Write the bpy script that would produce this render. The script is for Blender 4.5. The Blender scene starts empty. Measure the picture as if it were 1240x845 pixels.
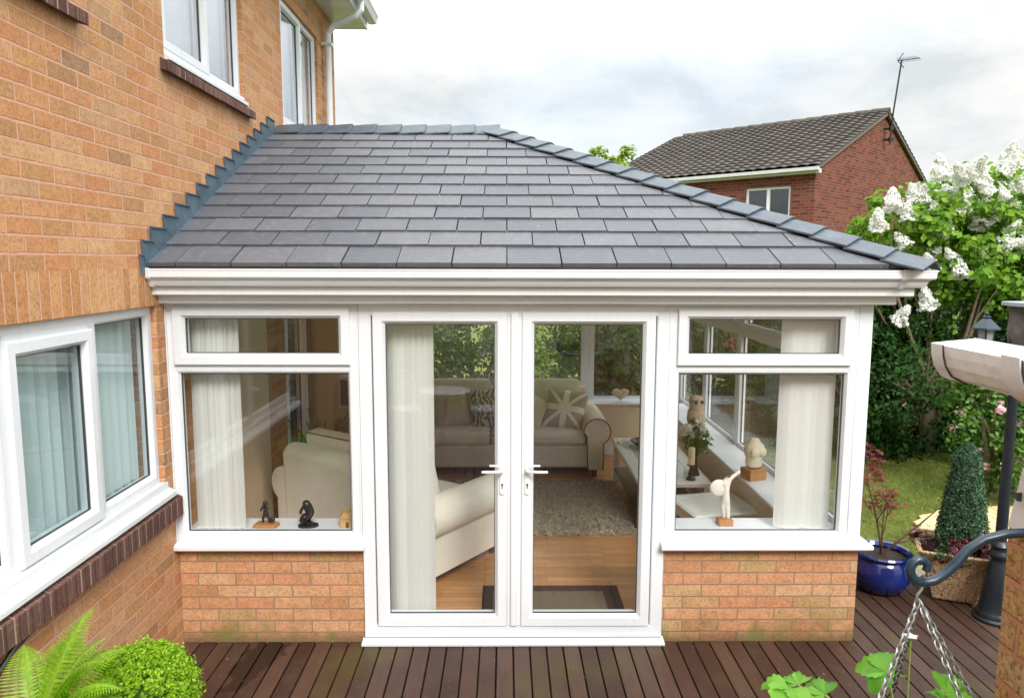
import bpy, bmesh, math, random
import numpy as np
from mathutils import Vector, Matrix, Euler
R = math.radians
PI = math.pi
scene = bpy.context.scene
col = scene.collection

# ------------------------------------------------------------------ camera
cam_d = bpy.data.cameras.new('camera')
cam = bpy.data.objects.new('camera', cam_d); col.objects.link(cam)
_r = Vector((0.999959, -0.008685, 0.002574)); _u = Vector((-0.001509, 0.120532, 0.992708)); _f = Vector((0.008932, 0.992671, -0.120514))
_m = Matrix((_r, _u, -_f)).transposed().to_4x4(); _m.translation = (1.9524, -4.2232, 2.3066)
cam.matrix_world = _m
cam_d.lens = 25.839; cam_d.sensor_width = 36; cam_d.sensor_fit = 'HORIZONTAL'
cam_d.clip_start = 0.05; cam_d.clip_end = 800
scene.camera = cam

# ------------------------------------------------------------------ light
SUN_EL, SUN_AZ = 40, 162      # azimuth measured clockwise from +Y (north): sun stands behind the camera
world = bpy.data.worlds.new('World'); scene.world = world; world.use_nodes = True
def make_world():
    nt = world.node_tree; N = nt.nodes; L = nt.links; N.clear()
    out = N.new('ShaderNodeOutputWorld'); bg = N.new('ShaderNodeBackground')
    bg.inputs['Strength'].default_value = 0.12
    sky = N.new('ShaderNodeTexSky'); sky.sky_type = 'NISHITA'; sky.sun_disc = False
    sky.sun_elevation = R(SUN_EL); sky.sun_rotation = R(SUN_AZ)
    sky.air_density = 1.0; sky.dust_density = 2.0
    tc = N.new('ShaderNodeTexCoord'); sep = N.new('ShaderNodeSeparateXYZ')
    L.new(tc.outputs['Generated'], sep.inputs[0])
    mx = N.new('ShaderNodeMath'); mx.operation = 'MAXIMUM'; mx.inputs[1].default_value = 0.0
    L.new(sep.outputs['Z'], mx.inputs[0])
    ad = N.new('ShaderNodeMath'); ad.operation = 'ADD'; ad.inputs[1].default_value = 0.9
    L.new(mx.outputs[0], ad.inputs[0])
    dv = N.new('ShaderNodeVectorMath'); dv.operation = 'DIVIDE'
    L.new(tc.outputs['Generated'], dv.inputs[0])
    cb = N.new('ShaderNodeCombineXYZ')
    for i in (0, 1): L.new(ad.outputs[0], cb.inputs[i])
    cb.inputs[2].default_value = 0.55
    L.new(cb.outputs[0], dv.inputs[1])
    n1 = N.new('ShaderNodeTexNoise'); n1.inputs['Scale'].default_value = 2.6; n1.inputs['Detail'].default_value = 9
    n1.inputs['Roughness'].default_value = 0.55; n1.inputs['Distortion'].default_value = 0.35
    mp = N.new('ShaderNodeMapping'); mp.inputs['Location'].default_value = (3.1, 7.7, 1.2)
    L.new(dv.outputs[0], mp.inputs[0]); L.new(mp.outputs[0], n1.inputs['Vector'])
    # cover: how much cloud stands before the blue
    cov = N.new('ShaderNodeValToRGB'); cov.color_ramp.elements[0].position = 0.36; cov.color_ramp.elements[1].position = 0.50
    cov.color_ramp.elements[0].color = (0.84, 0.84, 0.84, 1)
    L.new(n1.outputs['Fac'], cov.inputs[0])
    # cloud brightness
    n2 = N.new('ShaderNodeTexNoise'); n2.inputs['Scale'].default_value = 5.5; n2.inputs['Detail'].default_value = 10
    n2.inputs['Roughness'].default_value = 0.6; n2.inputs['Distortion'].default_value = 0.25
    mp2 = N.new('ShaderNodeMapping'); mp2.inputs['Location'].default_value = (1.4, -2.3, 5.2)
    L.new(dv.outputs[0], mp2.inputs[0]); L.new(mp2.outputs[0], n2.inputs['Vector'])
    cr = N.new('ShaderNodeValToRGB'); e = cr.color_ramp.elements
    e[0].position = 0.36; e[0].color = (0.72, 0.765, 0.785, 1)
    e[1].position = 0.60; e[1].color = (0.97, 0.97, 0.95, 1)
    m_ = e.new(0.47); m_.color = (0.86, 0.88, 0.88, 1)
    L.new(n2.outputs['Fac'], cr.inputs[0])
    # overcast sky is brighter overhead than at the horizon
    g = N.new('ShaderNodeMapRange'); g.inputs['From Min'].default_value = 0.22; g.inputs['From Max'].default_value = 1.0
    g.inputs['To Min'].default_value = 4.0; g.inputs['To Max'].default_value = 16.5
    L.new(sep.outputs['Z'], g.inputs['Value'])
    sc = N.new('ShaderNodeVectorMath'); sc.operation = 'SCALE'
    L.new(cr.outputs[0], sc.inputs[0]); L.new(g.outputs[0], sc.inputs['Scale'])
    mix = N.new('ShaderNodeMix'); mix.data_type = 'RGBA'
    L.new(cov.outputs[0], mix.inputs['Factor']); L.new(sky.outputs[0], mix.inputs['A']); L.new(sc.outputs[0], mix.inputs['B'])
    L.new(mix.outputs['Result'], bg.inputs['Color']); L.new(bg.outputs[0], out.inputs[0])
make_world()
sd = bpy.data.lights.new('sun', 'SUN'); sd.energy = 1.5; sd.angle = R(20); sd.color = (1.0, 0.965, 0.92)
sun = bpy.data.objects.new('sun', sd); col.objects.link(sun)
_d = Vector((math.sin(R(SUN_AZ))*math.cos(R(SUN_EL)), math.cos(R(SUN_AZ))*math.cos(R(SUN_EL)), math.sin(R(SUN_EL))))
sun.rotation_euler = (-_d).to_track_quat('-Z', 'Y').to_euler(); sun.location = (3, -8, 12)
vs = scene.view_settings; vs.view_transform = 'Standard'; vs.look = 'None'; vs.gamma = 1; vs.exposure = 1.12
vs.use_curve_mapping = False
scene.cycles.max_bounces = 12; scene.cycles.diffuse_bounces = 8; scene.cycles.glossy_bounces = 4
scene.cycles.transparent_max_bounces = 24; scene.cycles.transmission_bounces = 6
scene.cycles.caustics_reflective = False; scene.cycles.caustics_refractive = False

# ------------------------------------------------------------------ materials
class G:
    "tiny node-graph helper"
    def __init__(s, name):
        s.m = bpy.data.materials.new(name); s.m.use_nodes = True
        s.N = s.m.node_tree.nodes; s.L = s.m.node_tree.links; s.N.clear()
        s.out = s.N.new('ShaderNodeOutputMaterial')
    def n(s, t, ins=None, **kw):
        x = s.N.new(t)
        for k, v in kw.items(): setattr(x, k, v)
        for k, v in (ins or {}).items():
            if isinstance(v, bpy.types.NodeSocket): s.L.new(v, x.inputs[k])
            else: x.inputs[k].default_value = v
        return x
    def math(s, op, a, b=0.0, c=None):
        ins = {0: a, 1: b}
        if c is not None: ins[2] = c
        return s.n('ShaderNodeMath', ins, operation=op).outputs[0]
    def ramp(s, fac, stops, interp='LINEAR'):
        r = s.n('ShaderNodeValToRGB', {0: fac}); cr = r.color_ramp; cr.interpolation = interp
        cr.elements[0].position = stops[0][0]; cr.elements[0].color = tuple(stops[0][1])+(1,)
        cr.elements[1].position = stops[-1][0]; cr.elements[1].color = tuple(stops[-1][1])+(1,)
        for p, c in stops[1:-1]:
            e = cr.elements.new(p); e.color = tuple(c)+(1,)
        return r.outputs[0]
    def noise(s, vec, scale, detail=4, rough=0.5, dist=0.0):
        ins = {'Scale': scale, 'Detail': detail, 'Roughness': rough, 'Distortion': dist}
        if vec is not None: ins['Vector'] = vec
        return s.n('ShaderNodeTexNoise', ins).outputs['Fac']
    def mix(s, fac, a, b, blend='MIX'):
        return s.n('ShaderNodeMix', {'Factor': fac, 'A': a if isinstance(a, bpy.types.NodeSocket) else tuple(a)+(1,),
                   'B': b if isinstance(b, bpy.types.NodeSocket) else tuple(b)+(1,)}, data_type='RGBA', blend_type=blend).outputs['Result']
    def bump(s, h, strength=0.5, dist=0.01, normal=None):
        ins = {'Height': h, 'Strength': strength, 'Distance': dist}
        if normal is not None: ins['Normal'] = normal
        return s.n('ShaderNodeBump', ins).outputs[0]
    def bsdf(s, base, rough=0.5, normal=None, **kw):
        ins = {'Base Color': base if isinstance(base, bpy.types.NodeSocket) else tuple(base)+(1,), 'Roughness': rough}
        if normal is not None: ins['Normal'] = normal
        for k, v in kw.items(): ins[k] = v
        b = s.n('ShaderNodeBsdfPrincipled', ins)
        s.L.new(b.outputs[0], s.out.inputs[0]); return b
    def obj(s): return s.n('ShaderNodeTexCoord').outputs['Object']
    def pos(s): return s.n('ShaderNodeNewGeometry').outputs['Position']

def simple(name, c, rough=0.5, var=0.12, nscale=14, bump=0.0, bscale=60, metal=0.0, spec=0.5, bdist=0.004):
    g = G(name); o = g.obj()
    f = g.noise(o, nscale, 5, 0.6)
    c0 = tuple(x*(1-var) for x in c); c1 = tuple(min(1, x*(1+var)) for x in c)
    cc = g.ramp(f, [(0.3, c0), (0.7, c1)])
    nrm = g.bump(g.noise(o, bscale, 6, 0.6), bump, bdist) if bump else None
    rr = g.math('ADD', g.math('MULTIPLY', f, 0.12), rough-0.06)
    g.bsdf(cc, rr, nrm, Metallic=metal, **{'Specular IOR Level': spec})
    return g.m

def wallvec(g):
    "2-D brick coordinates from world position, picked by the face's direction"
    geo = g.n('ShaderNodeNewGeometry')
    p = g.n('ShaderNodeSeparateXYZ', {0: geo.outputs['Position']})
    n = g.n('ShaderNodeSeparateXYZ', {0: geo.outputs['True Normal']})
    ax = g.math('GREATER_THAN', g.math('ABSOLUTE', n.outputs[0]), 0.5)
    az = g.math('GREATER_THAN', g.math('ABSOLUTE', n.outputs[2]), 0.5)
    u = g.n('ShaderNodeMix', {'Factor': ax, 'A': p.outputs[0], 'B': p.outputs[1]}, data_type='FLOAT').outputs['Result']
    v = g.n('ShaderNodeMix', {'Factor': az, 'A': p.outputs[2], 'B': p.outputs[1]}, data_type='FLOAT').outputs['Result']
    return u, v, geo.outputs['Position']

def brick_mat(name, stops, mortar, bw=0.225, rh=0.075, swap=False, uoff=0.0, voff=0.0, rough=0.85, bump=0.9, moss=False, speck=0.35, mort=0.0052, wob=0.0016, bd=0.011):
    g = G(name); u, v, pos = wallvec(g)
    wx = g.math('MULTIPLY', g.math('SUBTRACT', g.noise(pos, 9, 3), 0.5), wob*4)
    wy = g.math('MULTIPLY', g.math('SUBTRACT', g.noise(pos, 13, 3), 0.5), wob*4)
    u = g.math('ADD', g.math('ADD', u, uoff), wx); v = g.math('ADD', g.math('ADD', v, voff), wy)
    vec = g.n('ShaderNodeCombineXYZ', {0: v if swap else u, 1: u if swap else v}).outputs[0]
    bt = g.n('ShaderNodeTexBrick', {'Vector': vec, 'Color1': (0, 0, 0, 1), 'Color2': (1, 1, 1, 1), 'Mortar': (0.5, 0.5, 0.5, 1), 'Scale': 1.0,
             'Mortar Size': mort, 'Mortar Smooth': 0.25, 'Brick Width': bw, 'Row Height': rh, 'Bias': 0.0})
    bt.offset = 0.0 if swap else 0.5; bt.offset_frequency = 2
    base = g.ramp(bt.outputs['Color'], stops)
    big = g.noise(pos, 2.2, 4, 0.6); fine = g.noise(pos, 60, 7, 0.72); mid = g.noise(pos, 17, 5, 0.6)
    base = g.mix(g.ramp(mid, [(0.35, (0, 0, 0)), (0.75, (0.55,)*3)]), base, g.mix(1.0, base, (0.62, 0.58, 0.50), 'MULTIPLY'))
    base = g.mix(g.ramp(fine, [(0.35, (speck*1.6,)*3), (0.52, (0, 0, 0))]), base, g.mix(1.0, base, (0.42, 0.34, 0.26), 'MULTIPLY'))
    base = g.mix(g.ramp(fine, [(0.56, (0, 0, 0)), (0.72, (speck,)*3)]), base, (0.72, 0.52, 0.30))
    base = g.mix(g.ramp(big, [(0.35, (0.0,)*3), (0.7, (0.28,)*3)]), base, g.mix(1.0, base, (0.70, 0.66, 0.62), 'MULTIPLY'))
    mo = g.mix(g.noise(pos, 30, 4), mortar, tuple(c*0.7 for c in mortar))
    c = g.mix(bt.outputs['Fac'], base, mo)
    if moss:
        z = g.n('ShaderNodeSeparateXYZ', {0: pos}).outputs[2]
        low = g.math('SUBTRACT', 1.0, g.math('MULTIPLY', z, 5.5))
        sp_ = g.math('MULTIPLY', g.ramp(g.math('ADD', z, g.math('MULTIPLY', g.noise(pos, 22, 5), 0.07)), [(0.045, (1, 1, 1)), (0.11, (0, 0, 0))]), 0.7)
        c = g.mix(sp_, c, (0.12, 0.085, 0.045))
        mk = g.math('MULTIPLY', g.math('MAXIMUM', low, 0.04), g.ramp(g.noise(pos, 6.5, 6, 0.65), [(0.45, (0, 0, 0)), (0.62, (1, 1, 1))]))
        c = g.mix(g.math('MINIMUM', mk, 0.8), c, (0.17, 0.17, 0.045))
        c = g.mix(g.math('MULTIPLY', g.ramp(g.noise(pos, 3.3, 5, 0.7), [(0.52, (0, 0, 0)), (0.66, (1, 1, 1))]), 0.10), c, (0.30, 0.26, 0.10))
    h = g.math('ADD', g.math('MULTIPLY', g.math('SUBTRACT', 1.0, bt.outputs['Fac']), 1.0), g.math('MULTIPLY', fine, 0.35))
    g.bsdf(c, rough, g.bump(h, bump, bd), **{'Specular IOR Level': 0.25})
    return g.m

M = {}
M['house_brick'] = brick_mat('house_brick', [(0.0, (0.42, 0.255, 0.15)), (0.08, (0.52, 0.285, 0.135)), (0.28, (0.63, 0.335, 0.15)), (0.5, (0.62, 0.285, 0.135)), (0.72, (0.70, 0.42, 0.22)), (0.88, (0.67, 0.345, 0.18)), (1.0, (0.56, 0.36, 0.20))], (0.76, 0.43, 0.29), uoff=0.06, mort=0.0065)
M['soldier_brick'] = brick_mat('soldier_brick', [(0.0, (0.56, 0.28, 0.12)), (0.4, (0.65, 0.32, 0.14)), (0.7, (0.68, 0.39, 0.19)), (1.0, (0.54, 0.30, 0.15))], (0.80, 0.47, 0.33), bw=0.23, swap=True, voff=0.038)
M['dwarf_brick'] = brick_mat('dwarf_brick', [(0.0, (0.44, 0.25, 0.12)), (0.12, (0.58, 0.29, 0.15)), (0.35, (0.68, 0.37, 0.20)), (0.55, (0.62, 0.29, 0.155)), (0.75, (0.68, 0.42, 0.24)), (0.9, (0.50, 0.33, 0.15)), (1.0, (0.64, 0.36, 0.19))], (0.34, 0.235, 0.165), uoff=0.12, voff=0.02, moss=True, mort=0.0045, bump=0.55)
M['red_brick'] = brick_mat('red_brick', [(0.0, (0.12, 0.035, 0.025)), (0.4, (0.24, 0.06, 0.035)), (0.8, (0.30, 0.08, 0.045)), (1.0, (0.36, 0.13, 0.08))], (0.30, 0.17, 0.12), bump=0.4)
M['rustic_brick'] = brick_mat('rustic_brick', [(0.0, (0.62, 0.36, 0.15)), (0.5, (0.72, 0.44, 0.18)), (1.0, (0.70, 0.46, 0.22))], (0.76, 0.34, 0.20), bump=1.0, speck=0.75, wob=0.003, mort=0.007, bd=0.03)
M['sill_brick'] = brick_mat('sill_brick', [(0.0, (0.11, 0.055, 0.048)), (0.5, (0.155, 0.080, 0.068)), (1.0, (0.21, 0.11, 0.09))], (0.075, 0.045, 0.038), bw=0.076, rh=0.4, bump=0.6, speck=0.2, mort=0.004, voff=0.1)
def upvc(name, c=(0.755, 0.785, 0.82), rough=0.22, dirt=0.0):
    g = G(name); p = g.pos()
    f = g.noise(p, 3.0, 5, 0.6)
    cc = g.ramp(f, [(0.3, tuple(x*0.965 for x in c)), (0.7, c)])
    sp = g.n('ShaderNodeSeparateXYZ', {0: p}); sv = g.n('ShaderNodeCombineXYZ', {0: g.math('MULTIPLY', g.math('ADD', sp.outputs[0], sp.outputs[1]), 34), 1: g.math('MULTIPLY', sp.outputs[2], 1.6)}).outputs[0]
    cc = g.mix(g.ramp(g.noise(sv, 1, 5, 0.65), [(0.5, (0, 0, 0)), (0.8, (0.35,)*3)]), cc, tuple(x*0.80 for x in c))
    if dirt:
        d = g.ramp(g.noise(p, 26, 7, 0.72), [(0.50, (0, 0, 0)), (0.68, (dirt,)*3)])
        cc = g.mix(d, cc, (0.30, 0.25, 0.18))
    g.bsdf(cc, g.math('ADD', g.math('MULTIPLY', g.noise(p, 8, 3), 0.12), rough-0.05), g.bump(g.noise(p, 5, 2), 0.03, 0.004), **{'Specular IOR Level': 0.5})
    return g.m
M['white_upvc'] = upvc('white_upvc'); M['dirty_upvc'] = upvc('dirty_upvc', (0.85, 0.875, 0.92), 0.3, 0.22)
M['gasket'] = simple('gasket', (0.055, 0.06, 0.065), 0.6)
M['lead'] = simple('lead', (0.085, 0.135, 0.175), 0.5, 0.3, 6, 0.5, 12, metal=0.15, bdist=0.012)
M['white_metal'] = simple('white_metal', (0.82, 0.82, 0.82), 0.25, 0.02)
M['black_metal'] = simple('black_metal', (0.012, 0.018, 0.026), 0.32, 0.2, 20, 0.15, 90)
M['blue_metal'] = simple('blue_metal', (0.012, 0.028, 0.045), 0.3, 0.25, 12, 0.2, 40)
M['galvanised'] = simple('galvanised', (0.36, 0.37, 0.36), 0.5, 0.2, 60, metal=0.9)
M['black'] = simple('black_plastic', (0.012, 0.012, 0.013), 0.35)

def slate_mat():
    g = G('slate'); o = g.pos()
    isl = g.n('ShaderNodeNewGeometry').outputs['Random Per Island']
    a = g.ramp(isl, [(0, (0.088, 0.096, 0.114)), (0.5, (0.108, 0.116, 0.134)), (1, (0.134, 0.138, 0.150))])
    n1 = g.noise(o, 24, 8, 0.72, 0.4)
    a = g.mix(g.ramp(n1, [(0.36, (0.45,)*3), (0.56, (0, 0, 0))]), a, (0.078, 0.082, 0.096))
    a = g.mix(g.ramp(n1, [(0.54, (0, 0, 0)), (0.74, (0.55,)*3)]), a, (0.21, 0.215, 0.235))
    sep = g.n('ShaderNodeSeparateXYZ', {0: o})
    a = g.mix(g.ramp(g.noise(o, 38, 3, 0.5), [(0.735, (0, 0, 0)), (0.765, (0.8,)*3)]), a, (0.42, 0.42, 0.38))
    a = g.mix(g.ramp(g.noise(o, 1.6, 5, 0.65), [(0.45, (0, 0, 0)), (0.75, (0.35,)*3)]), a, (0.065, 0.068, 0.070))
    st = g.noise(g.n('ShaderNodeCombineXYZ', {0: g.math('MULTIPLY', sep.outputs[0], 60), 1: g.math('MULTIPLY', sep.outputs[1], 7), 2: 0}).outputs[0], 1, 5, 0.6)
    g.bsdf(a, g.math('ADD', 0.42, g.math('MULTIPLY', n1, 0.25)), g.bump(g.math('ADD', n1, g.math('MULTIPLY', st, 0.5)), 0.55, 0.006), **{'Specular IOR Level': 0.45})
    return g.m
M['slate'] = slate_mat()
M['slate_cap'] = simple('slate_cap', (0.060, 0.078, 0.100), 0.45, 0.3, 14, 0.5, 50)

def glass_mat(name, tint=(0.90, 0.95, 0.93), f0=0.07):
    g = G(name); geo = g.n('ShaderNodeNewGeometry')
    bn = g.bump(g.noise(geo.outputs['Position'], 1.6, 2), 0.05, 0.02)
    d = g.n('ShaderNodeVectorMath', {0: geo.outputs['Incoming'], 1: geo.outputs['Normal']}, operation='DOT_PRODUCT').outputs['Value']
    c = g.math('SUBTRACT', 1.0, g.math('ABSOLUTE', d))
    F = g.math('ADD', f0, g.math('MULTIPLY', 1-f0, g.math('POWER', c, 5.0)))
    tr = g.n('ShaderNodeBsdfTransparent', {'Color': tint+(1,)})
    gl = g.n('ShaderNodeBsdfGlossy', {'Roughness': 0.0, 'Color': (0.95, 0.97, 1.0, 1), 'Normal': bn})
    mx = g.n('ShaderNodeMixShader', {0: F, 1: tr.outputs[0], 2: gl.outputs[0]})
    g.L.new(mx.outputs[0], g.out.inputs[0]); return g.m
M['glass'] = glass_mat('glass', (0.99, 0.997, 0.993), 0.042)
M['house_glass'] = glass_mat('house_glass', (0.935, 0.98, 0.985), 0.06)
M['clear_glass'] = glass_mat('clear_glass', (0.98, 0.99, 0.99), 0.38)

def leaf_mat(name, cols, trans=0.35, rough=0.45, spec=0.4, tint=(1.25, 1.35, 0.6)):
    g = G(name); isl = g.n('ShaderNodeNewGeometry').outputs['Random Per Island']
    n = len(cols)
    c = g.ramp(isl, [(i/(n-1), cols[i]) for i in range(n)])
    b = g.n('ShaderNodeBsdfPrincipled', {'Base Color': c, 'Roughness': rough, 'Specular IOR Level': spec})
    t = g.n('ShaderNodeBsdfTranslucent', {'Color': g.mix(1.0, c, tint, 'MULTIPLY')})
    mx = g.n('ShaderNodeMixShader', {0: trans, 1: b.outputs[0], 2: t.outputs[0]})
    g.L.new(mx.outputs[0], g.out.inputs[0]); return g.m
M['box_leaf'] = leaf_mat('box_leaf', [(0.20, 0.36, 0.015), (0.30, 0.50, 0.02), (0.42, 0.62, 0.04), (0.12, 0.28, 0.015)], 0.4)
M['fern_leaf'] = leaf_mat('fern_leaf', [(0.22, 0.42, 0.02), (0.34, 0.55, 0.03), (0.16, 0.36, 0.02)], 0.45)
M['basket_leaf'] = leaf_mat('basket_leaf', [(0.07, 0.24, 0.015), (0.16, 0.38, 0.025), (0.10, 0.30, 0.02)], 0.35)
M['dark_leaf'] = leaf_mat('dark_leaf', [(0.008, 0.028, 0.008), (0.016, 0.048, 0.010), (0.028, 0.070, 0.014), (0.012, 0.036, 0.012)], 0.2)
M['hedge_leaf'] = leaf_mat('hedge_leaf', [(0.012, 0.042, 0.010), (0.022, 0.068, 0.013), (0.040, 0.098, 0.015), (0.016, 0.050, 0.013)], 0.25, 0.6, 0.15)
M['mid_leaf'] = leaf_mat('mid_leaf', [(0.035, 0.10, 0.015), (0.07, 0.17, 0.02), (0.12, 0.25, 0.03), (0.05, 0.13, 0.02)], 0.3)
M['lilac_leaf'] = leaf_mat('lilac_leaf', [(0.08, 0.19, 0.02), (0.16, 0.32, 0.03), (0.26, 0.42, 0.05), (0.11, 0.23, 0.025)], 0.4, 0.6, 0.2)
M['yellow_leaf'] = leaf_mat('yellow_leaf', [(0.12, 0.22, 0.02), (0.22, 0.32, 0.03), (0.30, 0.36, 0.04)], 0.35)
M['topiary_leaf'] = leaf_mat('topiary_leaf', [(0.020, 0.060, 0.030), (0.035, 0.095, 0.045), (0.060, 0.14, 0.065), (0.09, 0.17, 0.08)], 0.15)
M['red_leaf'] = leaf_mat('red_leaf', [(0.16, 0.018, 0.030), (0.27, 0.03, 0.045), (0.10, 0.015, 0.022), (0.34, 0.06, 0.06)], 0.35)
M['plum_leaf'] = leaf_mat('plum_leaf', [(0.07, 0.012, 0.022), (0.14, 0.025, 0.04), (0.04, 0.010, 0.015)], 0.2)
M['blossom'] = leaf_mat('blossom', [(0.84, 0.84, 0.80), (0.90, 0.90, 0.88), (0.78, 0.80, 0.74)], 0.3, tint=(1, 1, 0.97))
M['pink_blossom'] = leaf_mat('pink_blossom', [(0.72, 0.42, 0.46), (0.82, 0.60, 0.62)], 0.3, tint=(1, 1, 1))
M['bark'] = simple('bark', (0.17, 0.13, 0.08), 0.9, 0.35, 12, 0.8, 40)
M['twig'] = simple('twig', (0.10, 0.055, 0.035), 0.8, 0.3, 20)
M['soil'] = simple('soil', (0.030, 0.020, 0.014), 0.95, 0.4, 40, 1.0, 90, bdist=0.01)

# ------------------------------------------------------------------ object helpers
LOCAL = {}                                   # object name -> origin its mesh is measured from
def tag(o, label=None, cat=None, group=None, kind=None):
    if label: o['label'] = label
    if cat: o['category'] = cat
    if group: o['group'] = group
    if kind: o['kind'] = kind
    return o
def thing(name, label, cat, loc=(0, 0, 0), rz=0, group=None, local=False):
    o = bpy.data.objects.new(name, None); col.objects.link(o)
    o.empty_display_size = 0.1
    o.location = loc; o.rotation_euler = (0, 0, rz); tag(o, label, cat, group)
    LOCAL[o.name] = Vector((0, 0, 0)) if local else Vector(loc)
    return o
def copy_tree(o, parent=None):
    c = o.copy(); col.objects.link(c); c.parent = parent
    LOCAL[c.name] = LOCAL.get(o.name, Vector())
    for ch in list(o.children): copy_tree(ch, c)
    return c

class MB:
    def __init__(s): s.v = []; s.f = []
    def add(s, vs, fs):
        b = len(s.v); s.v += [tuple(v) for v in vs]; s.f += [tuple(b+i for i in f) for f in fs]; return s
    def box(s, x0, x1, y0, y1, z0, z1):
        return s.add([(x0,y0,z0),(x1,y0,z0),(x1,y1,z0),(x0,y1,z0),(x0,y0,z1),(x1,y0,z1),(x1,y1,z1),(x0,y1,z1)],
                     [(0,3,2,1),(4,5,6,7),(0,1,5,4),(1,2,6,5),(2,3,7,6),(3,0,4,7)])
    def tbox(s, T, a0, a1, b0, b1, d0, d1):      # box through a transform T(a, b, d)
        vs = [T(a, b, d) for d in (d0, d1) for b in (b0, b1) for a in (a0, a1)]
        return s.add(vs, [(0,2,3,1),(4,5,7,6),(0,1,5,4),(1,3,7,5),(3,2,6,7),(2,0,4,6)])
    def prism(s, poly, T, d0, d1):
        n = len(poly)
        vs = [T(a, b, d0) for a, b in poly]+[T(a, b, d1) for a, b in poly]
        return s.add(vs, [tuple(range(n))[::-1], tuple(range(n, 2*n))]+[(i, (i+1) % n, n+(i+1) % n, n+i) for i in range(n)])
    def ring(s, T, a0, a1, b0, b1, sec):         # mitred frame: section points (inset, depth)
        n = len(sec); vs = []
        for i, d in sec:
            vs += [T(a0+i, b0+i, d), T(a1-i, b0+i, d), T(a1-i, b1-i, d), T(a0+i, b1-i, d)]
        fs = []
        for j in range(n):
            k = (j+1) % n
            for c in range(4):
                e = (c+1) % 4; fs.append((4*j+c, 4*j+e, 4*k+e, 4*k+c))
        return s.add(vs, fs)
    def sweep(s, path, sec, closed=False):       # horizontal path [(x,y)], section [(out, z)], out = to the right of travel
        n = len(path); m = len(sec); vs = []
        for i in range(n):
            p = Vector(path[i]); 
            a = (Vector(path[i])-Vector(path[i-1])).normalized() if (i > 0 or closed) else None
            b = (Vector(path[(i+1) % n])-p).normalized() if (i < n-1 or closed) else None
            if a is None: a = b
            if b is None: b = a
            na = Vector((a.y, -a.x)); nb = Vector((b.y, -b.x)); nn = (na+nb); nn = nn/nn.dot(na)
            for o, z in sec: vs.append((p.x+nn.x*o, p.y+nn.y*o, z))
        fs = []
        for i in range(n if closed else n-1):
            k = (i+1) % n
            for j in range(m):
                e = (j+1) % m; fs.append((i*m+j, k*m+j, k*m+e, i*m+e))
        if not closed: fs += [tuple(range(m)), tuple(range((n-1)*m, n*m))[::-1]]
        return s.add(vs, fs)
    def tube(s, pts, rad, n=8, cap=True):
        pts = [Vector(p) for p in pts]; N = len(pts)
        rr = rad if isinstance(rad, (list, tuple)) else [rad]*N
        t0 = (pts[1]-pts[0]).normalized(); up = Vector((0, 0, 1)) if abs(t0.z) < 0.9 else Vector((1, 0, 0))
        nrm = (up-t0*up.dot(t0)).normalized(); vs = []
        for i in range(N):
            t = ((pts[min(i+1, N-1)]-pts[i]).normalized() + (pts[i]-pts[max(i-1, 0)]).normalized())
            t = t.normalized() if t.length > 1e-6 else t0
            nrm = nrm-t*nrm.dot(t); nrm = nrm.normalized() if nrm.length > 1e-6 else Vector((1, 0, 0)); bi = t.cross(nrm)
            for k in range(n):
                a = 2*PI*k/n; vs.append(pts[i]+(nrm*math.cos(a)+bi*math.sin(a))*rr[i])
        fs = [(i*n+k, i*n+(k+1) % n, (i+1)*n+(k+1) % n, (i+1)*n+k) for i in range(N-1) for k in range(n)]
        if cap: fs += [tuple(range(n))[::-1], tuple(range((N-1)*n, N*n))]
        return s.add(vs, fs)
    def lathe(s, prof, cx=0, cy=0, n=24, flute=0, fl=0.0):
        vs = []
        for r, z in prof:
            for k in range(n):
                a = 2*PI*k/n; q = r*(1-(fl if (flute and k % 2) else 0)); vs.append((cx+q*math.cos(a), cy+q*math.sin(a), z))
        m = len(prof)
        fs = [(i*n+k, i*n+(k+1) % n, (i+1)*n+(k+1) % n, (i+1)*n+k) for i in range(m-1) for k in range(n)]
        fs += [tuple(range(n))[::-1], tuple(range((m-1)*n, m*n))]
        return s.add(vs, fs)
    def ball(s, c, r, n=12, sq=(1, 1, 1), rot=None):
        pr = []
        m = n//2+2
        vs = []
        for i in range(m+1):
            t = PI*i/m
            for k in range(n):
                a = 2*PI*k/n
                p = Vector((math.sin(t)*math.cos(a)*sq[0], math.sin(t)*math.sin(a)*sq[1], -math.cos(t)*sq[2]))*r
                if rot: p = rot @ p
                vs.append(Vector(c)+p)
        fs = [(i*n+k, i*n+(k+1) % n, (i+1)*n+(k+1) % n, (i+1)*n+k) for i in range(m) for k in range(n)]
        return s.add(vs, fs)
    def build(s, name, mat, parent=None, smooth=False, bevel=0, seg=2, sub=0, recalc=True, kind=None, angle=35):
        me = bpy.data.meshes.new(name)
        off = LOCAL.get(parent.name, Vector()) if parent is not None else Vector()
        me.from_pydata([(v[0]-off.x, v[1]-off.y, v[2]-off.z) for v in s.v], [], s.f)
        if recalc:
            bm = bmesh.new(); bm.from_mesh(me); bmesh.ops.remove_doubles(bm, verts=bm.verts, dist=1e-6)
            bmesh.ops.recalc_face_normals(bm, faces=bm.faces); bm.to_mesh(me); bm.free()
        me.materials.append(mat)
        o = bpy.data.objects.new(name, me); col.objects.link(o)
        if parent is not None: o.parent = parent
        LOCAL[o.name] = off
        if bevel:
            b = o.modifiers.new('bevel', 'BEVEL'); b.width = bevel; b.segments = seg; b.limit_method = 'ANGLE'; b.angle_limit = R(angle)
            smooth = True
        if sub:
            b = o.modifiers.new('sub', 'SUBSURF'); b.levels = sub; b.render_levels = sub; smooth = True
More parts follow.
